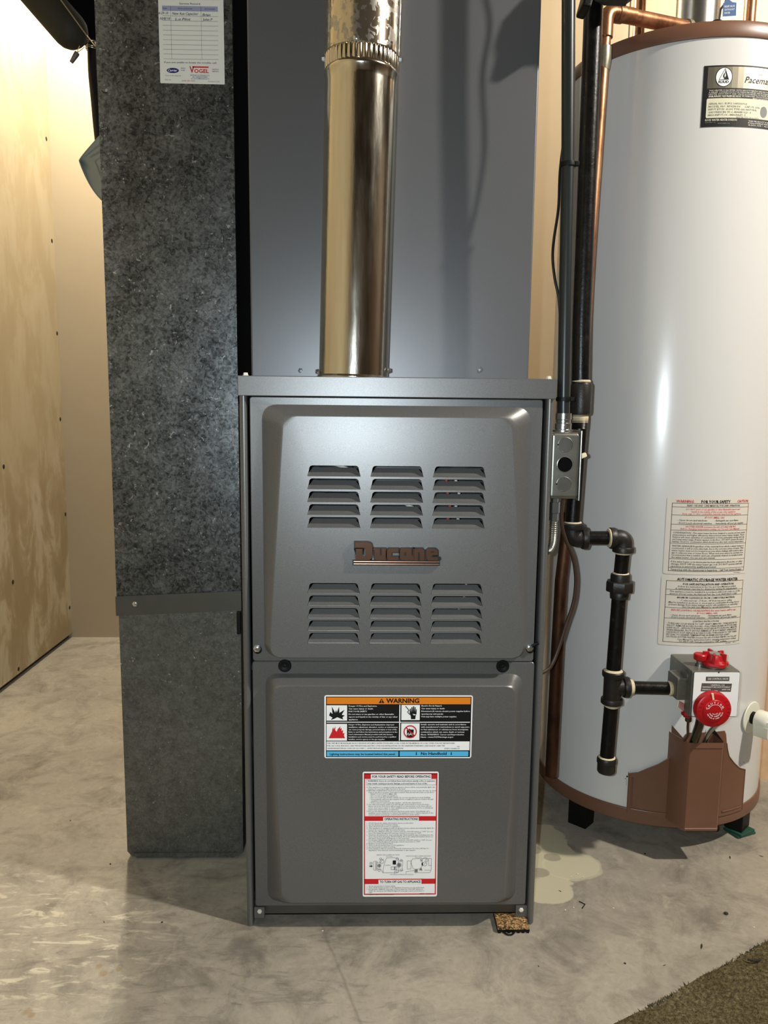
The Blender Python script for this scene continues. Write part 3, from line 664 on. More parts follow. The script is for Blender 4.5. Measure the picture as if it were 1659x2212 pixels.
sh.rect(578, 1690, 640, 1770, 'lblack', 4); sh.frame(545, 1810, 660, 1870, 6, 'lblack', 4); sh.rect(605, 1815, 630, 1865, 'lgrey', 5); L((616, 1870), (616, 1955)); sh.text('resideo', 430, 1790, 18, 'lblack', 545, lay=4, res=1)
L((700, 1700), (770, 1690), (770, 1760), (760, 1830), (775, 1890), (720, 1890))
L((860, 1700), (930, 1700), (930, 1860), (860, 1860), (860, 1700)); L((930, 1720), (960, 1660), (1100, 1655), (1150, 1720), (1155, 1790), (1105, 1850), (1010, 1870), (965, 1840), (940, 1760), (930, 1720))
L((1120, 1655), (1320, 1655), (1320, 1880), (1300, 1930), (1010, 1930), (985, 1880)); L((1270, 1660), (1270, 1790), (1320, 1790)); L((1190, 1880), (1310, 1880)); L((1140, 1690), (1180, 1640), (1240, 1640))
for (cx, cy, rr) in ((1195, 1760, 40), (1232, 1690, 24), (1130, 1690, 16)):
    sh.line([(cx+rr*cos(2*pi*k/16), cy+rr*sin(2*pi*k/16)) for k in range(17)], 6, 'lblack', 5)
L((1175, 1780), (1215, 1740)); sh.rect(1135, 1735, 1160, 1790, 'lblack', 4); sh.rect(1005, 1860, 1060, 1920, 'lgrey', 4); sh.poly([(1085, 1880), (1130, 1830), (1150, 1890)], 'lgrey', 4); L((985, 1890), (835, 1910), (835, 1955))
block(sh, [('Set the thermostat to lowest setting.', 632), ('Turn off all electric power to the appliance if service is to be performed.', 1190), ('For Resideo VR8215 series gas control, push the ON-OFF switch to', 1164), ('"OFF". Do not force. For White Rodgers 36 series gas control, move lever to', 1190), ('"OFF".', 190), ('Replace heat section access panel.', 610)], 116, 2198, 32.6, 20, 'lblack')
for k, i in (('1', 0), ('2', 1), ('3', 2), ('4', 5)): sh.text(k+'.', 80, 2198+i*32.6, 19, 'lblack', lay=4, res=1)
sh.text('ETIPS 103688-01', 1110, 2352, 18, 'lblack', 1370, lay=4, res=1)
sh.build('printing', o)

# ================================================================== COIL CABINET above the furnace
cc = thing('coil_cabinet', 'tall plain grey sheet metal cabinet behind the shiny flue, on top of the furnace', 'cabinet', (0, .38, .838))
b = MB(); b.box((-.2255, .14, .8385), (.2135, .62, 2.3), 'greycoil', .003, 3); b.build('casing', cc)
for (x, z) in ((-.148, .852), (.137, .857)):
    b = MB(); screw(b, (x, .14, z), (0, -1, 0), .0034, .002, 'greycoil'); b.build('screw', cc)

# ================================================================== FLUE
fl = thing('flue_pipe', 'shiny round metal flue pipe rising from the furnace top', 'pipe', (-.0635, .065, .838))
c0, c1 = Vector((-.0635, .065, .838)), Vector((-.0545, .065, 1.262)); axf = (c1-c0).normalized()
R0 = .0510
b = MB(); n = 24; pf = [(R0, .0005)]+[(R0, .424*k/n) for k in range(1, n)]+[(R0, .4175), (R0+.0012, .4195), (R0+.0016, .422), (R0+.0006, .4245), (R0-.001, .427)]
b.lathe(pf, 'flue', c0, axf, 64); b.build('lower_pipe', fl)
b = MB(); b.lathe([(R0+.0035, 0), (R0+.0035, .0015), (R0+.0006, .0045)], 'flue', c0, axf, 48); b.build('base_collar', fl)
b = MB()
nr = 46
b.lathe([(R0-.0005, .4255), (R0+.0002, .428), (R0+.0004, .4345), (R0+.0002, .4430), (R0-.0006, .4460)], 'flue', c0, axf, nr*6, True, rmod=lambda a: 1+.017*sin(a*nr)); b.build('crimped_collar', fl)
b = MB(); b.lathe([(R0+.0008, .4445), (R0+.0016, .4450), (R0+.0016, .452)]+[(R0+.0016, .452+.05*k) for k in range(1, 12)], 'galvflue', c0, axf, 64); b.tube([c0+axf*.447+Vector((R0+.0008, -.004, 0)), c0+axf*1.0+Vector((R0+.0008, -.004, 0))], .0014, 'galvflue', 8); b.build('upper_pipe', fl)
for (a, h) in ((178, .4445), (262, .4485), (357, .4435), (190, .009), (345, .012)):
    d_ = Vector((cos(radians(a)), sin(radians(a)), 0)); b = MB(); screw(b, c0+axf*h+d_*(R0+.0012), d_, .0036, .0042); b.build('screw', fl)

# ================================================================== RETURN AIR DUCT
du = thing('return_duct', 'tall galvanised sheet metal return air duct standing left of the furnace', 'duct', (-.36, .42, 0))
DX0, DX1, DY = -.4620, -.2535, .18
def seam(x): return .4585-.0095*(DX1-x)/(DX1-DX0)*-1*-1
b = MB(); b.prism([(DX0, .452), (DX1, .462), (DX1, 2.3), (DX0, 2.3)], 'galv', lambda u, v, d: Vector((u, d, v)), DY, .66); b.build('upper_panel', du)
b = MB(); b.prism([(DX0+.002, .450), (DX0+.002, .014), (DX0+.010, .004), (DX1-.012, .004), (DX1-.003, .012), (DX1-.001, .460)], 'galv2', lambda u, v, d: Vector((u, d, v)), DY+.0015, .66)
b.prism([(DX0+.018, .0035), (DX1-.018, .0035), (DX1-.014, .0125), (DX0+.014, .0125)], 'galv2', lambda u, v, d: Vector((u, d, v)), DY-.0015, DY+.004)
b.build('lower_panel', du)
b = MB(); b.prism([(DX0-.001, .443), (DX1+.001, .4535), (DX1+.001, .4870), (DX0-.001, .4765)], 'galvband', lambda u, v, d: Vector((u, d, v)), DY-.0035, DY+.01); b.build('seam_strip', du)
b = MB(); screw(b, (-.4305, DY-.0035, .464), (0, -1, 0), .0036, .0032); b.build('screw', du)
b = MB(); b.box((DX1-.0075, DY-.003, .411), (DX1-.001, DY+.004, .451), 'plug', .0015); b.build('black_tab', du)
b = MB(); b.tube(spline([(-.4555, DY-.001, 1.276), (-.452, DY-.004, 1.272), (-.446, DY-.003, 1.2715)], 5), .0009, 'cable', 8); b.build('wire_end', du)
b = MB(); b.box((DX1+.0005, .188, .80), (-.2262, .34, 2.3), 'black'); b.build('dark_gap_filler', du)  # added black block, keeps the gap between duct and coil cabinet dark

# service record card -----------------------------------------------------
ca = thing('service_card', 'white service record card stuck high on the galvanised duct', 'card', (-.3165, DY, 1.2885))
def fC(u, v, d):
    # layout from crop: u 195..1515, v 0..1660; rows drop slightly to the right
    sc_ = .0985/1300.; x = -.3650+(u-215)*sc_-.00000*(v); z = 1.2885+(1645-v)*sc_*.985+ (u-215)*.0000004; return Vector((x, DY-.0006-d, z))
b = MB(); b.prism(rrect(-.3655, 1.2885, -.2665, 1.47, .0012), 'carton', lambda u, v, d: Vector((u, d, v)), DY-.0006, DY+.0002); b.build('card_sheet', ca)
sh = Sheet(fC)
sh.text('Service Record', 632, 132, 32, 'lblack', 1046, bold=.008)
sh.rect(285, 160, 1400, 258, 'llav', 2)
for t, a, e in (('Date', 300, 380), ('Work performed', 596, 886), ('Serviceman', 1136, 1345)): sh.text(t, a, 222, 26, 'lnavy', e, bold=.004)
for v in [-320, -230, -140, -50, 30]+[348+91.5*i for i in range(10)]: sh.rect(285, v, 1400, v+6, 'lgrey', 2)
for u in (452, 1060): sh.rect(u, 160, u+5, 1178, 'lgrey', 2)
for t, a, e, v in (('6-29-10', 215, 405, 325), ('New Aux Capacitor', 484, 1010, 330), ('Brian', 1090, 1250, 345), ('10/8/10', 235, 440, 430), ('L.o Pilot', 540, 850, 435), ('John P', 1086, 1290, 435)): sh.text(t, a, v, 48, 'ink', e, shear=.25, lay=4)
for v, pts in ((0, 0),): sh.line([(1150, -6), (1165, 8), (1180, -4)], 8, 'lblack'); sh.line([(1245, -6), (1258, 10), (1270, -4)], 8, 'lblack'); sh.line([(1335, -6), (1352, 8), (1365, -8)], 8, 'lblack')
sh.text('If you are unable to locate the trouble, call:', 300, 1255, 30, 'lblack', 1362, bold=.006)
sh.disc(468, 1398, 124, 50, 'lnavy', 2, 32); sh.text('Carrier', 372, 1418, 46, 'lwhite', 560, shear=.2, bold=.01)
sh.text('Turn to the Experts', 312, 1508, 22, 'lgrey', 630)
for t, v in (('SINCE', 1362), ('1938', 1402)): sh.text(t, 632, v, 20, 'lnavy', 722 if v < 1380 else 708)
sh.text('V', 805, 1436, 122, 'lred', 905, bold=.02); sh.rect(865, 1312, 1194, 1338, 'lred', 3); sh.text('OGEL', 902, 1436, 70, 'lred', 1196, bold=.025)
for t, v in (('SALES &', 1376), ('SERVICE', 1416)): sh.text(t, 1266, v, 22, 'lblack', 1396, bold=.008)
for t, a, e, v, m in (('HEATING & COOLING CO.', 820, 1212, 1496, 'lnavy'), ('9811 RESERVE STREET', 866, 1172, 1530, 'lnavy'), ('ST. LOUIS, MISSOURI 63116', 838, 1200, 1562, 'lnavy'), ('(314) 381-3333', 642, 915, 1606, 'lred'), ('RSE-101', 308, 425, 1592, 'lgrey'), ('Printed in U.S.A.', 1180, 1418, 1612, 'lgrey')): sh.text(t, a, v, 24, m, e, bold=.004)
sh.build('printing', ca)

# curled sheet hanging off the duct's left side ---------------------------------
cu_ = thing('curled_sheet', 'curled grey plastic instruction sheet sticking out behind the left edge of the duct', 'sheet', (-.50, .33, 1.16))
def topz(x): return 1.300-(-.462-x)*.755
def botz(x):
    t = (-.462-x)/.097; return 1.138+.092*max(0, t)**2.6-.004*t
def fS(s, q, d):
    x = -.462-.0965*s; zt, zb_ = topz(x), botz(x); 
    if s > .94: k = math.sqrt(max(0, 1-((s-.94)/.06)**2)); m_ = (zt+zb_)/2; zt, zb_ = m_+(zt-m_)*k, m_+(zb_-m_)*k
    return Vector((x, .33+.03*s*s-d+.012*sin(q*3)*s, zt+(zb_-zt)*q))
vs, fs = [], []
N, Mm = 28, 10
for i in range(N+1):
    for j in range(Mm+1): vs.append(fS(i/N, j/Mm, 0))
for i in range(N):
    for j in range(Mm): fs.append((i*(Mm+1)+j, (i+1)*(Mm+1)+j, (i+1)*(Mm+1)+j+1, i*(Mm+1)+j+1))
b = MB(); b.faces(vs, fs, 'sheet', True); b.tube([fS(i/20, 1, 0) for i in range(21)], .0012, 'sheet', 6); b.tube([fS(i/20, 0, 0) for i in range(21)], .0008, 'sheet', 6); b.build('sheet_body', cu_)
sh = Sheet(lambda u, v, d: fS(u, v, .0008+d))
for v, a in ((.10, .88), (.20, .78)):
    rr_ = random.Random(5); u = a
    while u > .35:
        ln = .02+rr_.random()*.05; sh.rect(u-ln, v, u, v+.035, 'lgrey', 1); u -= ln+.012
sh.line([(.35, .30), (.68, .34)], .02, 'lgrey'); sh.line([(.68, .34), (.56, .62), (.35, .85)], .02, 'lgrey')
sh.build('printing', cu_)

# ================================================================== TOP LEFT CORNER
b = MB(); a0 = Vector((-.826, .435, 1.735)); a1 = Vector((-.5800, .40, 1.4600)); dv = (a1-a0).normalized(); r = .0315
path = [a0, a0.lerp(a1, .5), a1]+[a1+dv*r*sin(radians(t)) for t in (20, 40, 60, 75, 85)]; rad = [r, r, r]+[r*cos(radians(t)) for t in (20, 40, 60, 75, 85)]
b.tube(path, rad, 'olive', 40)
hd = thing('lamp_hood', 'dark olive rounded hood hanging by the bright wall, upper left corner', 'hood', (-.60, .40, 1.45))
b.build('hood_shell', hd)
il = thing('insulated_line', 'black insulated line running down behind the left edge of the duct', 'pipe', (-.55, .47, 1.20))
b = MB(); P = spline([(-.570, .50, 2.1), (-.577, .50, 1.62), (-.580, .495, 1.545), (-.577, .485, 1.505), (-.560, .455, 1.462)], 6); b.tube(P, [.047]*13+[.047-.0375*((k+1)/12)**1.4 for k in range(len(P)-13)], 'black', 24); b.build('thick_wrap', il)
b = MB(); b.tube(spline([(-.561, .457, 1.468), (-.5580, .450, 1.447), (-.5580, .450, 1.407), (-.555, .450, 1.358), (-.5515, .450, 1.300), (-.545, .450, 1.235), (-.533, .450, 1.16)], 8), .0085, 'cable', 16); b.build('thin_line', il)
tw = thing('tie_wire', 'bright tie wire running along the hood to the black line', 'wire', (-.56, .42, 1.45))
b = MB(); b.tube([(-.6320, .370, 1.5625), (-.582, .370, 1.495), (-.5405, .372, 1.4395), (-.5500, .440, 1.4520)], .0012, 'wire', 8); b.build('wire_strand', tw)
for z in (1.4620, 1.4530, 1.4500):
    b = MB(); b.tube([Vector((-.5585, .451, z))+Vector((.0105*cos(t*pi/8), .0105*sin(t*pi/8), .001*sin(t*pi/4))) for t in range(17)], .0009, 'wire', 6, False); b.build('wire_loop', tw)
wn = thing('wire_nut', 'small dark wire nut dangling on a yellow wire end under the hood', 'connector', (-.57, .40, 1.41))
q0 = Vector((-.5675, .40, 1.4225)); q1 = Vector((-.5790, .40, 1.4060)); b = MB(); dd = (q1-q0)
b.lathe([(.0042, 0), (.0048, .003), (.0044, .008), (.0033, dd.length), (.0028, dd.length+.0008), (0, dd.length+.0008)], 'wirenut', q0, dd, 16, True, rmod=lambda a: 1+.05*cos(8*a)); b.build('cap', wn)
for ps in ([q0, (-.564, .398, 1.4236), (-.5585, .396, 1.4262), (-.552, .394, 1.4300)], [q0, (-.566, .399, 1.4275), (-.562, .397, 1.4325)]):
    b = MB(); b.tube(spline(ps, 5), .0008, 'ywire', 6); b.build('wire_tail', wn)

# ================================================================== CONDUIT AND SWITCH BOX
cdt = thing('conduit', 'grey painted electrical conduit running down to the switch box beside the furnace', 'conduit', (.245, .057, .80))
cpts = [(.2300, .057, 1.60), (.2335, .057, 1.36), (.2420, .057, 1.147), (.2455, .057, .986), (.2500, .057, .80), (.2505, .057, .787)]
b = MB(); b.tube(cpts, .0094, 'conduit', 24); b.build('tube', cdt)
for z, x in ((1.143, .2421), (.811, .2498)):
    b = MB(); b.lathe([(.0094, -.003), (.0112, -.003), (.0114, 0), (.0112, .003), (.0094, .003)], 'plug', (x, .057, z), (-.03, 0, 1), 24); b.box((x+.009, .049, z-.003), (x+.0145, .056, z+.003), 'plug', .0008); b.build('cable_tie', cdt)
b = MB(); b.lathe([(.0094, .790), (.0118, .790), (.0118, .781), (.0108, .780), (.0108, .776), (.0122, .775), (.0122, .7665), (.0150, .7655), (.0150, .7625), (.009, .7625)], 'steel', (.2506, .057, 0), (0, 0, 1), 24); screw(b, (.2506, .045, .7715), (0, -1, 0), .0022, .003); b.build('connector', cdt)
sw = thing('switch_box', 'steel electrical box with a toggle switch on the right side of the furnace', 'switch box', (.25, .057, .66))
b = MB(); bx = (.2265, .0300, .6640), (.2715, .0840, .7625)
b.box(*bx, 'boxsteel', .0060, 4); b.build('box_body', sw)
b = MB(); b.box((.2705, .0285, .6615), (.2730, .0855, .7655), 'steel', .001); b.build('cover_plate', sw)
for z, op in ((.7445, 0), (.7155, 1), (.6865, 0)):
    b = MB()
    if op: b.lathe([(.0112, 0), (.0112, .0004), (0, .0004)], 'black', (.2485, .0302, z), (0, -1, 0), 28); b.lathe([(.0112, 0), (.0116, .0007), (.0110, .0009), (.0108, 0)], 'steel', (.2485, .0302, z), (0, -1, 0), 28)
    else: b.lathe([(.0113, 0), (.0113, .0003), (.0106, .0006), (.0104, .0002), (0, .0002)], 'boxsteel', (.2485, .0302, z), (0, -1, 0), 28); b.box((.2365, .0292, z-.0012), (.2385, .0300, z+.0012), 'plug')
    b.build('open_knockout' if op else 'knockout', sw)
b = MB(); b.box((.2728, .0520, .7185), (.2790, .0620, .7290), 'ivory', .001)
b.box((.277, .0535, .7205), (.2885, .0605, .7275), 'ivory', .0016, rot=Matrix.Rotation(radians(-22), 3, 'Y'), at=(.275, .057, .724)); b.build('toggle', sw)
# metal clad whip below the box -------------------------------------------------
mw = thing('armored_whip', 'short flexible metal cable looping from under the switch box into the furnace side', 'cable', (.24, .06, .58))
b = MB(); b.lathe([(.0062, .664), (.0062, .656), (.0092, .656), (.0092, .640), (.0074, .639), (.0074, .628), (.0058, .627)], 'steel', (.2430, .060, 0), (0, 0, 1), 6, False); b.build('connector_nut', mw)
P = spline([(.2430, .060, .630), (.2432, .060, .608), (.2425, .060, .592), (.2385, .061, .581), (.2315, .063, .580), (.2240, .065, .590)], 14)
b = MB(); b.tube(P, [.0056+.0007*(i % 2) for i in range(len(P))], 'steel', 14); b.build('metal_sheath', mw)
# cables ---------------------------------------------------------------------------
b = MB(); b.tube(spline([(.2340, .078, 1.60), (.2300, .078, 1.50), (.2420, .079, 1.43), (.2340, .079, 1.36), (.2430, .077, 1.27), (.2400, .074, 1.20), (.2340, .069, 1.138), (.2330, .066, 1.086), (.2285, .068, 1.041), (.2280, .068, 1.014), (.2325, .068, .985), (.2400, .069, .955), (.2450, .070, .90), (.2480, .070, .83), (.2495, .071, .80)], 8), .0021, 'cable', 10)
meta(b.build('thin_black_cable'), 'thin black cable bowing out left of the grey conduit', 'cable')
b = MB(); b.tube(spline([(.268, .098, .663), (.2655, .10, .645), (.2665, .10, .615), (.2740, .10, .590), (.2860, .10, .563), (.2925, .10, .528), (.2905, .10, .490), (.2800, .10, .452), (.2690, .098, .414), (.2590, .094, .390), (.2480, .088, .380), (.2238, .075, .374)], 8), .0030, 'browncable', 10)
meta(b.build('brown_cable'), 'brown cable snaking from behind the switch box down to the furnace side', 'cable')

# ================================================================== GAS PIPE
gp = thing('gas_pipe', 'black iron gas pipe with elbows, union and drip leg in front of the water heater', 'pipe', (.33, .125, .19))
GY = .128
def gpart(n, mb): return mb.build(n, gp)
b = MB(); b.tube([(.2880, GY, 1.60), (.2885, GY, 1.366), (.2910, GY, .93), (.2938, GY, .832)], .0140, 'iron', 24); gpart('riser', b)
b = MB(); b.lathe([(.0142, .838), (.0152, .8375), (.0166, .834), (.0166, .792), (.0158, .7885), (.0135, .7875)], 'fitting', (.2955, GY, 0), (0, 0, 1), 32); gpart('coupling', b)
b = MB(); b.lathe([(.0146, .8385), (.0150, .8400), (.0142, .8420)], 'paste', (.2945, GY, 0), (0, 0, 1), 28); gpart('pipe_dope', b)
b = MB(); b.lathe([(.0126, .7880), (.0131, .784), (.0127, .7755)], 'paste', (.2955, GY, 0), (0, 0, 1), 28); gpart('pipe_dope', b)
b = MB(); P = [(.0125+.0006*(i % 2), .789-.0011*i) for i in range(22)]; b.lathe(P, 'iron', (.2955, GY, 0), (0, 0, 1), 28); b.tube([(.2955, GY, .768), (.2915, GY, .640), (.2905, GY, .610)], .0122, 'iron', 24); gpart('nipple', b)
# elbows
def elbow(c, d1, d2, r, arm=.022):
    b = MB(); c = Vector(c); d1, d2 = Vector(d1).normalized(), Vector(d2).normalized()
    p = arc_path([c+d1*arm, c, c+d2*arm], arm*.8, 10); b.tube(p, r, 'fitting', 24)
    for d_ in (d1, d2): b.lathe([(r*.9, arm-.008), (r*1.16, arm-.0075), (r*1.22, arm-.006), (r*1.22, arm+.001), (r*1.1, arm+.002), (r*.8, arm+.002)], 'fitting', c, d_, 28)
    return b
e1 = Vector((.2915, GY, .5890)); e2 = Vector((.3745, GY-.004, .5905))
gpart('elbow', elbow(e1, (0, 0, 1), (1, -.03, .02), .0150, .0225)); gpart('elbow', elbow(e2, (-1, .03, -.02), (0, 0, -1), .0142, .0215))
b = MB(); b.tube([e1+Vector((.018, 0, .0005)), e2-Vector((.016, 0, 0))], .0112, 'iron', 20); gpart('nipple', b)
b = MB(); b.lathe([(.0118, .0), (.0150, .0005), (.0155, .003), (.0120, .006)], 'paste', e2-Vector((.0262, 0, 0)), (1, 0, 0), 24); gpart('pipe_dope', b)
b = MB(); b.lathe([(.0128, 0), (.0140, .0012), (.0128, .003)], 'paste', e1+Vector((0, 0, .0245)), (0, 0, 1), 24); gpart('pipe_dope', b)
b = MB(); b.lathe([(.0118, 0), (.0128, .001), (.0118, .004)], 'paste', e2-Vector((0, 0, .0265)), (0, 0, 1), 24); gpart('pipe_dope', b)
b = MB(); b.tube([e2-Vector((0, 0, .018)), (.3735, GY, .522)], .0116, 'iron', 20); gpart('nipple', b)
b = MB()
b.lathe([(.0120, .5305), (.0152, .530), (.0158, .527), (.0158, .519), (.0140, .518)], 'fitting', (.3735, GY, 0), (0, 0, 1), 28)
b.lathe([(.0150, .5195), (.0218, .5185), (.0228, .5165), (.0228, .5035), (.0218, .5015), (.0150, .5005)], 'fitting', (.3735, GY, 0), (0, 0, 1), 8, False)
b.lathe([(.0150, .5005), (.0156, .4995), (.0150, .4895), (.0118, .4885)], 'fitting', (.3735, GY, 0), (0, 0, 1), 28); gpart('union', b)
b = MB(); b.lathe([(.0119, .5300), (.0135, .5310), (.0119, .5335)], 'paste', (.3738, GY, 0), (0, 0, 1), 24); gpart('pipe_dope', b)
b = MB(); b.tube([(.3732, GY, .492), (.3700, GY, .362)], .0119, 'iron', 22); gpart('pipe_length', b)
tc = Vector((.3700, GY, .3375)); b = MB()
b.tube([tc+Vector((0, 0, .025)), tc-Vector((0, 0, .025))], .0148, 'fitting', 24)
for sg in (1, -1): b.lathe([(.0140, .0185), (.0172, .019), (.0180, .021), (.0180, .027), (.0165, .0285), (.0120, .0285)], 'fitting', tc, (0, 0, sg), 28)
b.tube([tc, tc+Vector((.022, 0, 0))], .0140, 'fitting', 24); b.lathe([(.0135, .0175), (.0168, .018), (.0176, .020), (.0176, .026), (.016, .0275), (.011, .0275)], 'fitting', tc, (1, 0, 0), 28); gpart('tee', b)
b = MB(); b.lathe([(.0122, .0280), (.0155, .0285), (.0122, .0315)], 'paste', tc, (0, 0, 1), 24); gpart('pipe_dope', b)
b = MB(); b.lathe([(.0119, .0275), (.0140, .028), (.0124, .034)], 'paste', tc, (1, 0, 0), 24); gpart('pipe_dope', b)
b = MB(); b.lathe([(.0118, .0270), (.0132, .029), (.0119, .034)], 'paste', tc, (0, 0, -1), 24); gpart('pipe_dope', b)
b = MB(); b.tube([tc+Vector((.018, 0, 0)), (.472, .120, .3385)], .0108, 'iron', 20); gpart('branch_nipple', b)
b = MB(); b.lathe([(.0112, 0), (.0125, .002), (.0112, .006)], 'paste', (.4605, .1205, .3384), (1, 0, 0), 24); gpart('pipe_dope', b)
b = MB(); b.tube([tc-Vector((0, 0, .02)), (.3668, GY, .212)], .0118, 'iron', 22); gpart('drip_leg', b)
b = MB(); b.lathe([(.0122, .2140), (.0150, .2138), (.0162, .2115), (.0162, .2055), (.0150, .2040), (.0150, .1905), (.0138, .1880), (0, .1872)], 'fitting', (.3666, GY, 0), (0, 0, 1), 28); b.lathe([(.0120, .2135), (.0142, .2145), (.0121, .2165)], 'paste', (.3666, GY, 0), (0, 0, 1), 24); gpart('cap', b)
# rubber wrapped bracket up at the top of the frame
rb = thing('pipe_wrap', 'black rubber wrap bundled round the pipes at the top edge above the heater', 'wrap', (.30, .10, 1.38))
b = MB(); t = bmesh.new(); bmesh.ops.create_icosphere(t, subdivisions=2, radius=1); rq = random.Random(11)
for v in t.verts:
    k = 1+.22*(rq.random()-.5); v.co = Vector((.306+v.co.x*.046*k, .090+v.co.y*.036*k, 1.420+v.co.z*.046*k))
b.merge(t, 'olive', False); b.box((.264, .07, 1.360), (.277, .11, 1.42), 'plug', .003, rot=Matrix.Rotation(radians(14), 3, 'Y')); b.box((.312, .07, 1.380), (.334, .11, 1.415), 'plug', .004, rot=Matrix.Rotation(radians(-35), 3, 'Y')); b.build('rubber_sheet', rb, 20)

# ================================================================== COPPER RELIEF DRAIN
dp = thing('drain_pipe', 'copper relief drain pipe running from the heater top down its left side', 'pipe', (.29, .21, .145))
b = MB(); b.tube([(.3335, .218, 1.392), (.3320, .217, 1.36)], .0098, 'copper', 20); b.tube([(.3320, .217, 1.36), (.3240, .213, 1.10), (.3190, .210, .85), (.3060, .207, .60)], .0096, 'copper', 20); b.build('upper_run', dp)
b = MB(); b.lathe([(.0098, 1.371), (.0122, 1.370), (.0122, 1.352), (.0098, 1.336)], 'solder', (.3322, .217, 0), (0, 0, 1), 24); b.build('solder_joint', dp)
b = MB(); b.tube([(.3060, .207, .62), (.2965, .205, .50), (.2945, .203, .38), (.2930, .201, .25), (.2920, .20, .146)], [.0105, .0108, .0110, .0110, .0110], 'copperdk', 22); b.build('lower_run', dp)
b = MB(); el = arc_path([(.3335, .218, 1.385), (.3335, .218, 1.424), (.385, .243, 1.430)], .016, 8); b.tube(el, .0122, 'copper', 20); b.lathe([(.0122, 0), (.0138, .001), (.0138, .012), (.0122, .013)], 'copper', (.352, .227, 1.4262), (.9, .43, .1), 20); b.build('elbow', dp)
b = MB(); b.tube([(.365, .234, 1.4278), (.50, .300, 1.4400)], .0116, 'copper', 24); b.build('cross_run', dp)
b = MB(); b.lathe([(.0117, 0), (.0135, .001), (.0135, .010), (.0118, .012)], 'solder', (.492, .296, 1.4393), (.9, .44, .08), 22); b.tube([(.500, .300, 1.4400), (.545, .322, 1.4435)], .0082, 'copper', 20); b.build('reducer', dp)

# ================================================================== WATER HEATER
TX, TY, TR = .537, .405, .217
wh = thing('water_heater', 'tall white gas water heater with brown trim to the right of the furnace', 'water heater', (TX, TY, 0))
b = MB(); b.lathe([(TR-.002, .07), (TR-.002, .5), (TR-.002, .9), (TR-.002, 1.385)], 'enamel', (TX, TY, 0), (0, 0, 1), 128); b.build('tank_jacket', wh)
b = MB(); b.lathe([(TR-.004, 1.378), (TR, 1.379), (TR+.0008, 1.382), (TR+.0003, 1.397), (TR-.003, 1.4035), (TR-.009, 1.4055), (TR-.02, 1.404), (0, 1.404)], 'brown', (TX, TY, 0), (0, 0, 1), 128); b.build('top_rim', wh)
b = MB(); b.lathe([(.0, .0515), (TR-.004, .050), (TR+.0006, .0515), (TR+.0014, .054), (TR+.0014, .0745), (TR+.0004, .0765), (TR-.004, .077)], 'brown', (TX, TY, 0), (0, 0, 1), 128); b.build('base_ring', wh)
def ctr(th, r=TR): return Vector((TX+r*cos(radians(th)), TY+r*sin(radians(th)), 0))
for k, th in enumerate((-145.5, -46, 90)):
    c = ctr(th, .192); b = MB(); z0 = .009 if k == 1 else 0
    b.box((c.x-.019, c.y-.017, z0), (c.x+.019, c.y+.017, .054), 'plug', .002, rot=Matrix.Rotation(radians(th+90+(12 if k == 0 else 0)), 3, 'Z')); b.build('leg', wh)
c = ctr(-46, .196); b = MB(); b.box((c.x-.022, c.y-.020, .0), (c.x+.024, c.y+.016, .0045), 'green', .0012, rot=Matrix.Rotation(radians(22), 3, 'Z')); b.box((c.x-.020, c.y-.021, .0045), (c.x+.022, c.y+.014, .0088), 'green', .0012, rot=Matrix.Rotation(radians(30), 3, 'Z'))
meta(b.build('shim'), 'green plastic shim under the right front leg of the water heater', 'shim')
def cyl(th0, th1, z0, z1, u0, u1, v0, v1, sk=0., r=TR-.002):
    def f(u, v, d):
        th = th0+(u-u0)/(u1-u0)*(th1-th0); z = z0+(v-v0)/(v1-v0)*(z1-z0); q = ctr(th, r+.0004+d); return Vector((q.x, q.y, z))
    return f
# nameplate
fN = cyl(-103.4, -60, 1.3370, 1.2450, 300, 2600, 410, 1600)
sh = Sheet(fN, 24); sh.rect(300, 410, 2600, 1600, 'lblack', 1); o = sh.build('nameplate', wh); o['label'] = 'black and silver rating plate'
sh = Sheet(fN, 16); sh.rect(390, 440, 2510, 850, 'lsilver', 2); sh.rr(400, 1045, 2500, 1425, 30, 'lplate', 2)
sh.disc(740, 640, 188, 190, 'lblack', 3, 40); sh.disc(740, 640, 172, 176, 'lwhite', 4, 40)
sh.line([(757, 475), (634, 690), (745, 690)], 10, 'lblack', 5); sh.poly([(757, 470), (850, 690), (745, 690), (745, 660), (775, 610), (762, 560)], 'lblack', 5); sh.poly([(757, 545), (730, 580), (715, 620), (738, 662), (746, 662), (742, 620)], 'lblack', 5); sh.poly([(760, 560), (778, 610), (762, 650), (748, 620)], 'lwhite', 6)
sh.text('RUUD', 625, 755, 46, 'lblack', 850, bold=.03, lay=5)
sh.text('Pacemaker', 1210, 740, 118, 'lblack', 2060, shear=.3, bold=.006, lay=5); sh.text('GLAS', 1525, 580, 30, 'lgrey', 1640, lay=5)
rt = ('THIS HEATER IS EQUIPPED WITH AN AUTOMATIC GAS SHUTOFF DEVICE DESIGNED TO FIT', 'A RELIEF CONNECTION FOR PRESSURE RELIEF VALVE SHALL BE PROVIDED AT THE TOP', 'HEATER WITH INPUT AND VALVE ACCORDING TO RELIEF RATING AS NOT EXCEEDING', 'THE RELIEF VALVE MUST NOT BE REMOVED OR PLUGGED AND MUST BE SIZED FOR')
for i, t in enumerate(rt): sh.text(t, 435, 905+i*36, 24, 'lcream', 2460, lay=4, res=1, bold=.006)
sh.text('HYDROSTATIC TEST PRESSURE 300 PSI', 435, 1028, 26, 'lcream', 1140, lay=4, res=1, bold=.008); sh.text('MAX WORKING PRESSURE 150 PSI', 1430, 1052, 26, 'lcream', 2300, lay=4, res=1, bold=.01)
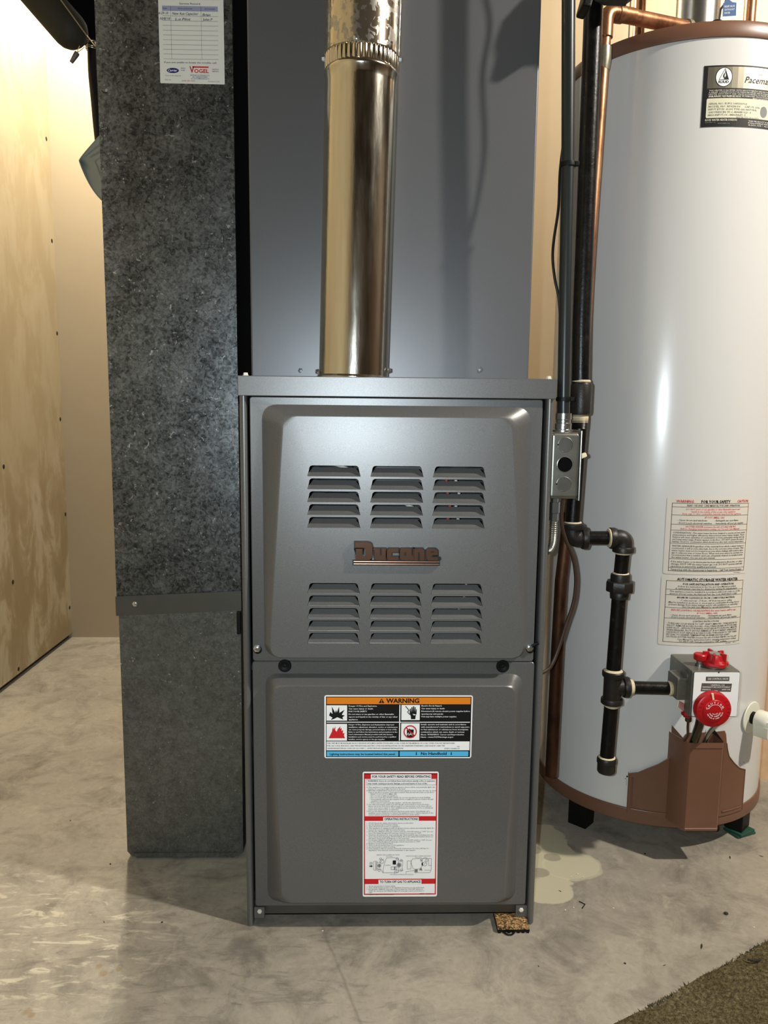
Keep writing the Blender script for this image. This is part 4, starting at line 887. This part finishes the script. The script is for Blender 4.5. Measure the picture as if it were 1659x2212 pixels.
for i, (t, e) in enumerate((('SERIAL NO. RUPG 1085306964', 1300), ('MODEL NO. RP42N-54     CAP.US GAL 40', 1720), ('INPUT BTUH  40,000 TYPE GAS NATURAL', 1555), ('GAS PRESS IN. W.C.-MANIFOLD- 4', 1410), ('MAX.INPUT-14 - MIN.INLET- 5', 1285))): sh.text(t, 450, 1165+i*55, 34, 'lgrey', e, lay=4, res=1)
sh.text('NOTE 777.13.2-1991', 1075, 1425, 26, 'lgrey', 1610, lay=4, res=1); sh.disc(1730, 1280, 90, 110, 'lgrey', 3, 24)
sh.text('RUUD WATER HEATER DIVISION', 395, 1485, 38, 'lcream', 1085, lay=4, res=1, bold=.01); sh.text('RUUD MFG. CO.', 395, 1522, 20, 'lgrey', 620, lay=4, res=1); sh.text('MONTGOMERY, ALA', 670, 1545, 22, 'lgrey', 930, lay=4, res=1)
for i, t in enumerate(('THIS PRODUCT IS MADE TO', 'FOLLOWING PATENTS 4,', '4,263,109 - 4,269,104')): sh.text(t, 1360, 1490+i*38, 26, 'lcream', 2100, lay=4, res=1, bold=.01)
sh.build('printing', o)
# safety labels
def wlabel(name, lab, th0, th1, z0, z1, u0, u1, v0, v1):
    f = cyl(th0, th1, z0, z1, u0, u1, v0, v1); s0 = Sheet(f, 20); s0.rr(u0, v0, u1, v1, 40, 'lfilm', 1); o = s0.build(name, wh); o['label'] = lab; return o, Sheet(f, 16)
o, sh = wlabel('safety_label', 'translucent upper safety label with red and black print', -107.6, -67.2, .6505, .5160, 130, 1520, 95, 1345)
def ln(v, u0=205, u1=1470): sh.rect(u0, v, u1, v+6, 'lblack', 2)
BK, RD = 'lblack', 'lred'
sh.frame(205, 195, 1470, 1295, 7, BK, 2)
for v in (255, 385, 535, 628, 840, 1092, 1235): ln(v)
def T(t, a, e, v, h=26, m=BK, bold=.012): sh.text(t, a, v, h, m, e, bold=bold, lay=4, res=1)
T('WARNING', 265, 525, 184, 40, RD, .02); T('FOR YOUR SAFETY', 640, 1120, 186, 42, BK, .03); T('CAUTION', 1240, 1450, 180, 38, RD, .022)
T('READ USE AND CARE MANUAL FOR SAFE OPERATION', 430, 1290, 244, 28)
T('DO NOT store or use gasoline or other flammable vapors and', 420, 1300, 300, 24, RD); T('liquids in the vicinity of this or any other appliance.', 500, 1225, 338, 24, RD); T('Keep rags or other combustible materials away from this appliance.', 370, 1330, 374, 24, RD)
T('IF YOU SMELL GAS', 715, 1030, 432, 26, RD)
T('- Open doors and windows', 300, 750, 478, 26); T('- Extinguish any open flame', 870, 1285, 478, 26); T("- Don't touch electrical switches", 300, 830, 524, 26); T('- Immediately call your gas supplier', 870, 1385, 524, 26)
T('HOTTER WATER increases the risk of SCALD INJURY.', 430, 1250, 580, 26, RD); T('Before changing temperature setting, see Use and Care Manual.', 355, 1320, 616, 25, RD)
for i, t in enumerate(('CONDENSATION - This water heater has been designed to operate at lower metal', 'temperatures and higher efficiencies than previous water heater designs. These', 'features will cause quantities of condensation to form, particularly during start up', 'and heavy water usage. If water appears on the floor - DO NOT assume the tank is', 'leaking. Check for condensation which should stop after tank reaches temperature.')): T(t, 240, 1430-i*2, 680+i*36, 25)
for i, (t, e) in enumerate((('WATER LEAKAGE-Regardless of the material from which a water heater is', 1425), ('constructed, it will at some time leak, due to the corrosive action of water. This', 1425), ('water heater must not be located in an area where leakage will result in dam-', 1422), ('age to adjacent area or lower floors. When such area cannot be avoided, it is', 1422), ('recommended that a suitable catch pan, adequately drained, be installed under', 1422), ('the water heater. See use and care manual.', 920))): T(t, 240, e, 895+i*37, 25)
for i, (t, e) in enumerate((('If the water heater or its thermostat has been subjected to flood, fire, or other', 1425), ('damage, SHUT OFF the water heater gas cock. DO NOT operate until safe', 1425), ('operation is assured by qualified personnel.', 950))): T(t, 240, e, 1150+i*38, 26)
T('Tampering with the thermostat is hazardous - Call Your Service Dealer.', 240, 1420, 1282, 30); T('AP5-9593Rev.1', 1270, 1395, 1325, 16)
sh.build('printing', o)
o, sh = wlabel('safety_label', 'translucent lower operating label below the safety label', -108.0, -67.0, .5130, .3895, 60, 1440, 75, 1245)
def ln(v, u0=130, u1=1390): sh.rect(u0, v, u1, v+6, 'lblack', 2)
sh.frame(130, 155, 1390, 1195, 7, BK, 2)
for v in (300, 392, 605, 785): ln(v)
T('AUTOMATIC STORAGE WATER HEATER', 285, 1275, 148, 42, BK, .03); T('FOR SAFE INSTALLATION AND OPERATION', 380, 1200, 220, 32, BK, .022)
T('Follow the instructions in the Use and Care Manual provided.', 310, 1250, 258, 25); T('A replacement copy may be obtained by writing the manufacturer.', 270, 1280, 294, 25)
T('This appliance must be installed in accordance with local codes or, in the', 190, 1340, 344, 25); T('absence of local codes, the National Fuel Gas Code ANSI Z223.1-1980.', 190, 1285, 384, 25)
T('MINIMUM CLEARANCES FROM COMBUSTIBLE MATERIAL', 305, 1245, 445, 28); T('1" sides and rear - 2" front - 24" from top pan to ceiling', 365, 1190, 490, 25)
T('May be installed in an alcove or closet and on combustible flooring, but to', 185, 1335, 528, 25); T('prevent damage from water leakage and for safe installation on carpeting -', 185, 1325, 564, 25); T('See Use and Care Manual for special instructions.', 390, 1160, 598, 25)
T('BEFORE LIGHTING OR RELIGHTING this water heater sniff for gas.', 230, 1285, 658, 28, RD); T('IF YOU SMELL GAS', 620, 950, 702, 26, RD)
T('- Open doors and windows', 215, 670, 742, 25); T('- Extinguish any open flame', 785, 1205, 742, 25); T("- Don't touch electrical switches", 215, 750, 776, 25); T('- Immediately call your gas supplier', 785, 1310, 776, 25)
T('LIGHTING INSTRUCTIONS', 565, 985, 838, 26)
for i, t in enumerate(('- TURN GAS COCK KNOB TO "OFF". WAIT 5 MINUTES - TURN KNOB TO', '"PILOT". REMOVE ACCESS DOORS - FULLY PRESS IN RED BUTTON AND', 'LIGHT PILOT - WITH PILOT BURNING, HOLD RED BUTTON IN FOR 1 MINUTE', 'WHEN RELEASED, PILOT SHOULD REMAIN LIT. IF NOT REPEAT OPERATION.', 'ONCE PILOT IS LIT, REPLACE ACCESS DOORS, TURN KNOB TO "ON" THEN')): T(t, 175, 1325, 884+i*38, 26)
T('SET DIAL TO DESIRED TEMPERATURE. BURNER SHOULD LIGHT', 175, 1190, 1074, 26); T('CAUTION: HOTTER WATER increases the risk of SCALD INJURY. See Use and', 175, 1325, 1112, 26); T('Care Manual for instructions before changing temperature setting.', 345, 1325, 1150, 25); T('TO SHUT OFF: Turn gas cock knob to "OFF" position.', 375, 1150, 1185, 25); T('92801-PDM', 1130, 1220, 1218, 15); T('REV. 0', 1270, 1325, 1216, 15)
sh.build('printing', o)
# brown burner access cover wrapped on the jacket ---------------------------------
def zc(th):
    # upper edge of the cover
    pts = [(-117.3, .1445), (-113, .1500), (-109, .1605), (-104.5, .1710), (-100.5, .1830), (-97, .2010), (-94.5, .2220), (-92.8, .2330)]
    if th <= -92.8:
        for (a, z0), (c_, z1) in zip(pts, pts[1:]):
            if a <= th <= c_: return z0+(z1-z0)*(th-a)/(c_-a)
        return pts[0][1]
    if th < -73.5: return .2330
    pts = [(-73.5, .2330), (-72, .2000), (-70.5, .1830), (-67, .1680), (-63, .1550), (-58.5, .1480)]
    for (a, z0), (c_, z1) in zip(pts, pts[1:]):
        if a <= th <= c_: return z0+(z1-z0)*(th-a)/(c_-a)
    return .148
b = MB(); vs, fs = [], []; N = 60; M = 8; R1 = TR+.0035
for i in range(N+1):
    th = -117.3+58.8*i/N; zt = zc(th)
    for j in range(M+1):
        q = ctr(th, R1 if 0 < i < N else R1); q.z = .070+(zt-.070)*j/M; vs.append(q)
for i in range(N):
    for j in range(M): fs.append((i*(M+1)+j, (i+1)*(M+1)+j, (i+1)*(M+1)+j+1, i*(M+1)+j+1))
b.faces(vs, fs, 'brown', True)
def edge(thz, rr_=.0012, lift=.0008):
    b.tube([Vector((*ctr(t, R1+lift).xy, z)) for t, z in thz], rr_, 'brown', 8)
edge([(-117.3+58.8*i/40, zc(-117.3+58.8*i/40)) for i in range(41) if not -93.5 < -117.3+58.8*i/40 < -73]) if False else None
edge([(-115.6, z) for z in (.078, .10, .12, .138)], .0013); edge([(-115.6+.6*i, .079) for i in range(36)], .0013); edge([(-72.5+.6*i, .079) for i in range(22)], .0013)
edge([(-117.3, z) for z in (.07, .1, .145)], .0010, 0); edge([(-58.5, z) for z in (.07, .1, .148)], .0010, 0)
edge([(t, zc(t)) for t in [-117.3+i*.6 for i in range(41)]], .0010, 0); edge([(t, zc(t)) for t in [-72.4+i*.6 for i in range(24)]], .0010, 0)
co = b.build('access_cover', wh, 40); co['label'] = 'brown curved burner access cover'
# projecting chute of the cover
b = MB(); yF = .145; xl, xr = .5115, .5745
def chute(z, k): return [(xl-.0140, .196), (xl-.0125, .186), (xl-.0015, yF+.006), (xl+.004, yF), (xr-.003, yF), (xr, yF+.003), (xr+.001, .20)]
rows = [(.070, 0), (.0745, 1), (.076, 0), (.15, 0), (.2215, 0), (.2228, 1), (.2320, 0)]
vs, fs = [], []
for z, k in rows:
    for (x, y) in chute(z, k): vs.append(Vector((x, y-(.0012 if k else 0), z)))
m = 7
for i in range(len(rows)-1):
    for k in range(m-1): fs.append((i*m+k, i*m+k+1, (i+1)*m+k+1, (i+1)*m+k))
b.faces(vs, fs, 'brown', False); b.faces([Vector((xl-.0125, .187, .232)), Vector((xl-.001, yF+.006, .232)), Vector((xl-.0125, .187, .246))], [(0, 1, 2)], 'brown'); b.faces([Vector((xr, yF+.004, .232)), Vector((xr-.004, .187, .232)), Vector((xr-.006, .187, .247))], [(0, 1, 2)], 'dark')
b.build('cover_chute', wh, 30)
# gas control ---------------------------------------------------------------------
gv = MB(); gv.box((.4810, .0805, .3050), (.5600, .127, .3825), 'valvegrey', .003, 2); gv.box((.4835, .0795, .3060), (.5585, .0820, .3815), 'valvegrey', .003)
gv.box((.4660, .098, .3260), (.4830, .140, .3640), 'valvegrey', .003); gv.box((.490, .122, .315), (.55, .192, .375), 'valvegrey', .003); gv.lathe([(.010, 0), (.010, .0015), (.005, .002), (0, .002)], 'valvegrey', (.4812, .104, .3665), (-1, 0, 0), 20)
g = gv.build('gas_control', wh, 35); g['label'] = 'grey cast gas control with red knobs'
fV = lambda u, v, d: Vector((.4820+(u-475)/(1245-475)*(.5595-.4820)-(0), .0794-d, .3825-(v-415)/(1105-415)*(.3825-.3055)))
sh = Sheet(fV); sh.rr(500, 428, 1235, 1092, 22, 'lwhite', 1); sh.rect(880, 418, 902, 442, 'lblack', 2)
sh.rect(690, 495, 1070, 560, 'valvegrey', 2); sh.text('GAS CONTROL VALVE', 720, 540, 26, 'lwhite', 1050, lay=3, res=1)
sh.poly([(630, 592), (1118, 598), (1108, 722), (910, 718), (885, 700), (850, 698), (815, 716), (620, 714)], 'valvegrey', 2)
sh.text('UNITROL 110', 780, 632, 22, 'lwhite', 1000, lay=3, res=1); sh.text('TEMPERATURE ADJUSTMENT', 640, 660, 18, 'lwhite', 1095, lay=3, res=1); sh.text('WARRANTED FOR', 640, 696, 18, 'lwhite', 780, lay=3, res=1); sh.text('SAFE USE', 960, 696, 18, 'lwhite', 1095, lay=3, res=1)
sh.line([(858, 735), (846, 762)], 8, 'lblack', 3); sh.line([(858, 735), (872, 762)], 8, 'lblack', 3)
sh.build('face_plate', g)
# dial
dc = Vector((.5130, .0790, .3235)); b = MB()
b.lathe([(.0265, 0), (.0270, .004), (.0292, .0045)], 'valvegrey', dc, (0, -1, 0), 48)
b.lathe([(.0288, .004), (.0288, .0120), (.0278, .0150), (.0255, .0165), (.0182, .0172), (.0176, .0185), (.0168, .0190), (0, .0190)], 'red', dc, (0, -1, 0), 72, True, rmod=lambda a: 1+.006*max(0, cos(a*26)))
b.build('temperature_dial', g)
fD = lambda u, v, d: Vector((dc.x+u, dc.y-.0190-d, dc.z-v))
sh = Sheet(fD)
def arct(t, r, a0, a1, h, m):
    n = len(t)
    for i, ch in enumerate(t):
        if ch == ' ': continue
        a = radians(a0+(a1-a0)*(i+.5)/n); vs_, fs_ = textmesh(ch, .02, 0, 1)
        if not vs_: continue
        w_ = (min(q[0] for q in vs_)+max(q[0] for q in vs_))/2; s_ = h/_cap
        up = 1 if a0 > a1 else -1
        out = []
        for q in vs_:
            x, y = (q[0]-w_)*s_, q[1]*s_; rr_ = r+up*y
            px, py = cos(a), sin(a); tx_, ty_ = (py, -px) if up > 0 else (-py, px)
            out.append(fD(rr_*px+x*tx_, -(rr_*py+x*ty_), .0002))
        sh.mb.faces(out, fs_, m)
arct('CAUTION', .0120, 172, 18, .0034, 'lwhite'); arct('HOTTER', .0062, 225, 330, .0016, 'lwhite'); arct('WATER INCREASES', .0098, 205, 348, .0019, 'lwhite'); arct('THE RISK OF SCALD INJURY', .0134, 200, 352, .0018, 'lwhite')
for k in range(13): 
    a = radians(150+k*5); sh.line([(.0108*cos(radians(160-k*11.5)), -.0108*sin(radians(160-k*11.5))), (.0108*cos(radians(160-(k+1)*11.5)), -.0108*sin(radians(160-(k+1)*11.5)))], .0006, 'lwhite', 2)
sh.build('dial_print', g)
b = MB(); b.box((dc.x-.0055, dc.y-.0178, dc.z+.0180), (dc.x-.0025, dc.y-.0150, dc.z+.0288), 'ivory', .0004, rot=Matrix.Rotation(radians(-12), 3, 'Y'))
for a in (150, 165, 180, 195, 210, 40, 25, 10, -5, -20):
    q = Vector((dc.x+.023*cos(radians(a)), dc.y-.0168, dc.z+.023*sin(radians(a)))); b.box(q-Vector((.0022, .0004, .0005)), q+Vector((.0022, .0004, .0005)), 'redcap', 0, rot=Matrix.Rotation(radians(-a), 3, 'Y'))
b.build('dial_marker', g)
# gas cock knob
kc = Vector((.5280, .104, .3825)); b = MB()
b.lathe([(.0165, 0), (.0165, .0025), (.019, .003)], 'valvegrey', kc, (0, 0, 1), 32)
b.lathe([(.0195, .003), (.0205, .0045), (.0200, .0085), (.0150, .0125), (.0128, .0200), (.0118, .0215), (0, .0215)], 'red', kc, (0, 0, 1), 60, True, rmod=lambda a: 1+.05*cos(5*a+.6))
for k in range(5):
    a = radians(72*k+25); q = kc+Vector((.0135*cos(a), .0135*sin(a), .0150)); b.box(q-Vector((.0060, .0022, .0085)), q+Vector((.0045, .0022, .0095)), 'red', .0012, rot=Matrix.Rotation(a, 3, 'Z'))
b.build('gas_cock_knob', g)
b = MB(); b.lathe([(.0100, .0214), (.0100, .0226), (0, .0230)], 'sheet', kc, (0, 0, 1), 20)
vs_, fs_ = textmesh('ON', .02, 0, 1); b.faces([Vector((kc.x+.002+v[0]*.0075, kc.y-.0172-.0012*(1-v[1]), kc.z+.0075+v[1]*.0062)) for v in vs_], fs_, 'redcap'); b.build('knob_cap', g)
bc = Vector((.5055, .108, .3825)); b = MB(); b.lathe([(.0075, 0), (.0075, .004), (.0062, .0045), (.0062, .008)], 'steel', bc, (0, 0, 1), 24); b.lathe([(.0062, .008), (.0070, .009), (.0104, .0105), (.0108, .0120), (.0106, .0185), (.0094, .0200), (0, .0200)], 'red', bc, (0, 0, 1), 36); b.build('pilot_button', g)
b = MB(); b.prism([(.470, .3265), (.4840, .3265), (.4840, .3035), (.4775, .3065), (.4685, .3150)], 'lfilm', lambda u, v, d: Vector((u, d, v)), .1010, .1022)
for k in range(7): b.prism([(.4725+.0012*k, .3245-.0022*k*.3), (.4733+.0012*k, .3245-.0022*k*.3), (.4715+.0016*k+.0008, .3130-.0014*k), (.4715+.0016*k, .3130-.0014*k)], 'redcap', lambda u, v, d: Vector((u, d, v)), .1007, .1010)
b.build('striped_tag', g)
b = MB(); b.lathe([(.0085, .308), (.0095, .306), (.0095, .300), (.0070, .298), (.006, .296)], 'redcap', (.4880, .1035, 0), (0, 0, 1), 24); b.lathe([(.0048, .297), (.0052, .294), (.0052, .289), (.0030, .287)], 'browncable', (.4905, .1035, 0), (0, 0, 1), 12); b.tube(spline([(.4905, .1035, .290), (.4925, .108, .276), (.4985, .120, .258), (.5080, .150, .236), (.512, .165, .222)], 6), .0021, 'browncable', 10); b.build('thermocouple', wh)
b = MB(); b.tube([(.5210, .120, .308), (.5215, .13, .27), (.5250, .158, .222)], .0072, 'burner', 18); b.lathe([(.011, .302), (.011, .288), (.008, .286)], 'valvegrey', (.5195, .115, 0), (0, 0, 1), 6, False); b.build('burner_tube', wh)
b = MB(); b.tube(spline([(.5550, .105, .296), (.5530, .112, .286), (.5475, .125, .272), (.5445, .142, .25), (.5450, .160, .222)], 6), .0040, 'steel', 14); b.build('pilot_tube', wh)
# drain valve ----------------------------------------------------------------------
dn = ctr(-54.5, 1); dn = Vector((cos(radians(-54.5)), sin(radians(-54.5)), 0)); dcn = Vector((TX, TY, .243))+dn*(TR-.001); b = MB()
b.lathe([(.0290, 0), (.0295, .001), (.0280, .0022), (0, .0022)], 'white', dcn, dn, 48); dvo = b.build('drain_valve', wh); dvo['label'] = 'white plastic drain valve'
b = MB(); b.lathe([(.0115, .002), (.0115, .020)], 'plug', dcn, dn, 24); b.lathe([(.0175, .0120), (.0185, .014), (.0185, .034), (.0172, .036), (0, .036)], 'white', dcn, dn, 36)
sd = Vector((-dn.y, dn.x, 0)); 
def fq(u, v, d): return dcn+sd*u+Vector((0, 0, v))+dn*d
b.prism([(-.019, -.004), (.019, -.004), (.0185, -.020), (.014, -.0265), (-.014, -.0265), (-.0185, -.020)], 'white', fq, .014, .040); b.prism([(-.0185, -.004), (.0185, -.004), (.0165, .006), (-.0165, .006)], 'white', fq, .036, .0405)
b.build('drain_body', dvo)
# scuffs beside the cover, relief valve, plumbing on top ------------------------------
b = MB()
for (th, z, w_, h_) in ((-118.2, .134, .9, .004), (-117.7, .1385, .3, .007), (-118.9, .1300, .5, .002), (-118.4, .118, .12, .014), (-58.0, .158, .3, .003), (-57.6, .150, .25, .002)):
    q = [ctr(th-w_/2, TR-.0012), ctr(th+w_/2, TR-.0012), ctr(th+w_/3, TR-.0012), ctr(th-w_/3, TR-.0012)]; b.faces([Vector((q[0].x, q[0].y, z)), Vector((q[1].x, q[1].y, z+.0008)), Vector((q[2].x, q[2].y, z+h_)), Vector((q[3].x, q[3].y, z+h_*.8))], [(0, 1, 2, 3)], 'debris')
meta(b.build('paint_chips', wh), kind='stuff')
b = MB(); b.tube([(.560, .330, 1.404), (.560, .330, 1.432)], .0125, 'brass', 20); b.lathe([(.015, 1.428), (.0165, 1.431), (.0165, 1.455), (.013, 1.462), (.009, 1.466), (0, 1.467)], 'plug', (.560, .330, 0), (0, 0, 1), 24); b.tube([(.560, .330, 1.4445), (.538, .319, 1.4432)], .0105, 'brass', 18); rv = b.build('relief_valve', wh)
b = MB(); b.tube([(.560, .322, 1.462), (.560, .318, 1.480), (.566, .316, 1.488), (.570, .316, 1.500)], .0022, 'steel', 8); b.build('lever', rv)
fT = lambda u, v, d: Vector((.5610+u*.0215+v*.0008, .3120-d-u*.004, 1.4865-v*.026))
sh = Sheet(fT); sh.rect(0, 0, 1, .80, 'bluetag', 1); sh.rect(0, .80, 1, 1, 'lwhite', 1); sh.poly([(0, 0), (.35, -.28), (.7, -.05), (1, 0)], 'bluetag', 1)
for i, t in enumerate(('RELIEF VALVE', 'CAUTION HOT', 'WATER')): sh.text(t, .12, .25+i*.2, .11, 'lwhite', .88 if i < 2 else .55, lay=2, res=1)
sh.build('tag', rv)
b = MB(); b.lathe([(.046, 1.4062), (.046, 1.412), (.0385, 1.414)], 'galvflue', (.556, .405, 0), (0, 0, 1), 40); P = [(.0375+.0007*(i % 2), 1.41+.0028*i) for i in range(90)]; b.lathe(P, 'steel', (.556, .405, 0), (0, 0, 1), 48); 
meta(b.build('heater_vent'), 'corrugated silver vent rising from the middle of the heater top', 'pipe')
b = MB(); b.tube([(.480, .50, 1.403), (.480, .50, 1.9)], .0112, 'copper', 20); b.lathe([(.0112, 1.404), (.0135, 1.405), (.0135, 1.428), (.0118, 1.430)], 'brass', (.480, .50, 0), (0, 0, 1), 24); meta(b.build('cold_water_pipe'), 'copper water pipe on the heater top, left of the vent', 'pipe')
b = MB(); b.tube([(.690, .49, 1.403), (.694, .49, 1.9)], .0112, 'copper', 20); meta(b.build('hot_water_pipe'), 'copper water pipe on the heater top, right of the vent', 'pipe')

# ================================================================== FLOOR BITS
pd = thing('vibration_pad', 'cork topped rubber pad wedged under the front right corner of the furnace', 'pad', (.188, 0, 0))
b = MB(); b.box((.1630, -.0185, .0050), (.2115, .06, .0100), 'cork', .0006); b.build('cork_layer', pd)
b = MB(); b.box((.1625, -.0192, .0022), (.2120, .06, .0052), 'plug')
b.build('rubber_layer', pd)
b = MB(); b.box((-.0022, -.0198, 0), (.0022, .06, .0024), 'plug', .0008); rm_ = meshof(b, 'rubber_rib')
for k in range(7): inst(rm_, pd, 'rubber_rib', (.1655+.0073*k, 0, 0))
b = MB(); b.tube(spline([(.1730, -.0205, .0016), (.1775, -.0245, .0016), (.1830, -.0245, .0016), (.1880, -.0205, .0016)], 5), .0013, 'plug', 8); b.build('rubber_strip', pd)
k = 0
for (x, y, r, st, lb) in ((.536, .022, .0032, 0, 'largest round black crumb on open concrete, well in front of the water heater'), (.464, -.052, .0028, 1, 'oval black crumb on the concrete just beyond the carpet edge'), (.616, .177, .0022, 1, 'small dark flake on the floor in front of the green shim'), (.393, -.090, .0012, 1, 'thin dark sliver standing near the carpet edge'), (.337, -.086, .0014, 0, 'tiny dark speck nearest the left end of the carpet edge'),
        (.466, .189, .0018, 0, 'dark crumb on the floor below the drip leg, at the edge of the heater shadow'), (.285, .083, .0013, 1, 'small dark chip beside the pale floor patch, right of the furnace'), (.21, -.09, .0010, 1, 'tiny dark sliver on the floor in front of the cork pad'), (.675, .181, .0016, 1, 'curved dark crumb on the floor at the right edge, past the shim'),
        (-.355, .010, .0016, 0, 'dark speck on the floor in front of the duct'), (-.485, .165, .0014, 0, 'dark speck on the floor just left of the duct base'), (-.608, .308, .0013, 0, 'dark speck far left on the floor behind the duct front'), (-.445, .012, .0012, 1, 'thin dark sliver on the pale scuffed concrete at left')):
    t = bmesh.new(); bmesh.ops.create_icosphere(t, subdivisions=1, radius=r); rq = random.Random(int(x*1e4)+3)
    for v in t.verts: v.co = Vector((v.co.x*(1+rq.random()*.6)*(1.9 if st else 1), v.co.y*(.8+rq.random()*.5)*(.55 if st else 1), v.co.z*.6*(.5 if st else 1)))
    bmesh.ops.rotate(t, verts=t.verts, cent=(0, 0, 0), matrix=Matrix.Rotation(rq.random()*6, 3, 'Z')); zm = min(v.co.z for v in t.verts)
    for v in t.verts: v.co += Vector((x, y, -zm))
    b = MB(); b.merge(t, 'debris', False); meta(b.build('floor_crumb'), lb, 'debris', 'dark crumbs scattered on the floor')
b = MB(); b.tube([(.309, .055, .001), (.3165, .0475, .001), (.3090, .0375, .001)], .0009, 'debris', 6); meta(b.build('bent_twig'), 'bent dark twig like an arrowhead on the floor right of the furnace', 'twig')
b = MB(); P = [Vector((.522+.010*cos(a), -.092+.004*sin(a), .0115)) for a in (3.4, 4.0, 4.7, 5.4, 6.0)]; b.tube(P, .0016, 'debris', 6); meta(b.build('carpet_scrap'), 'dark scrap lying on the carpet edge', 'debris')
for (x, y, lb) in ((.327, .130, 'pale crumb at the right tip of the pale floor patch'), (.314, .122, 'pale crumb below the pointed end of the pale floor patch'), (.334, .121, 'pale crumb just right of the pointed pale floor patch'), (.296, .040, 'pale crumb on the floor left of the bent twig'), (.281, .034, 'pale crumb nearest the furnace right side rail'), (.360, .038, 'pale crumb on the floor right of the bent twig'), (.565, -.01, 'pale crumb on the concrete near the carpet at far right'), (-.105, -.012, 'pale crumb on the floor in front of the furnace')):
    t = bmesh.new(); bmesh.ops.create_icosphere(t, subdivisions=1, radius=.0016)
    for v in t.verts: v.co = Vector((x+v.co.x, y+v.co.y*.8, .0008+v.co.z*.5))
    b = MB(); b.merge(t, 'pale', False); meta(b.build('pale_crumb'), lb, 'debris', 'pale crumbs scattered on the floor')
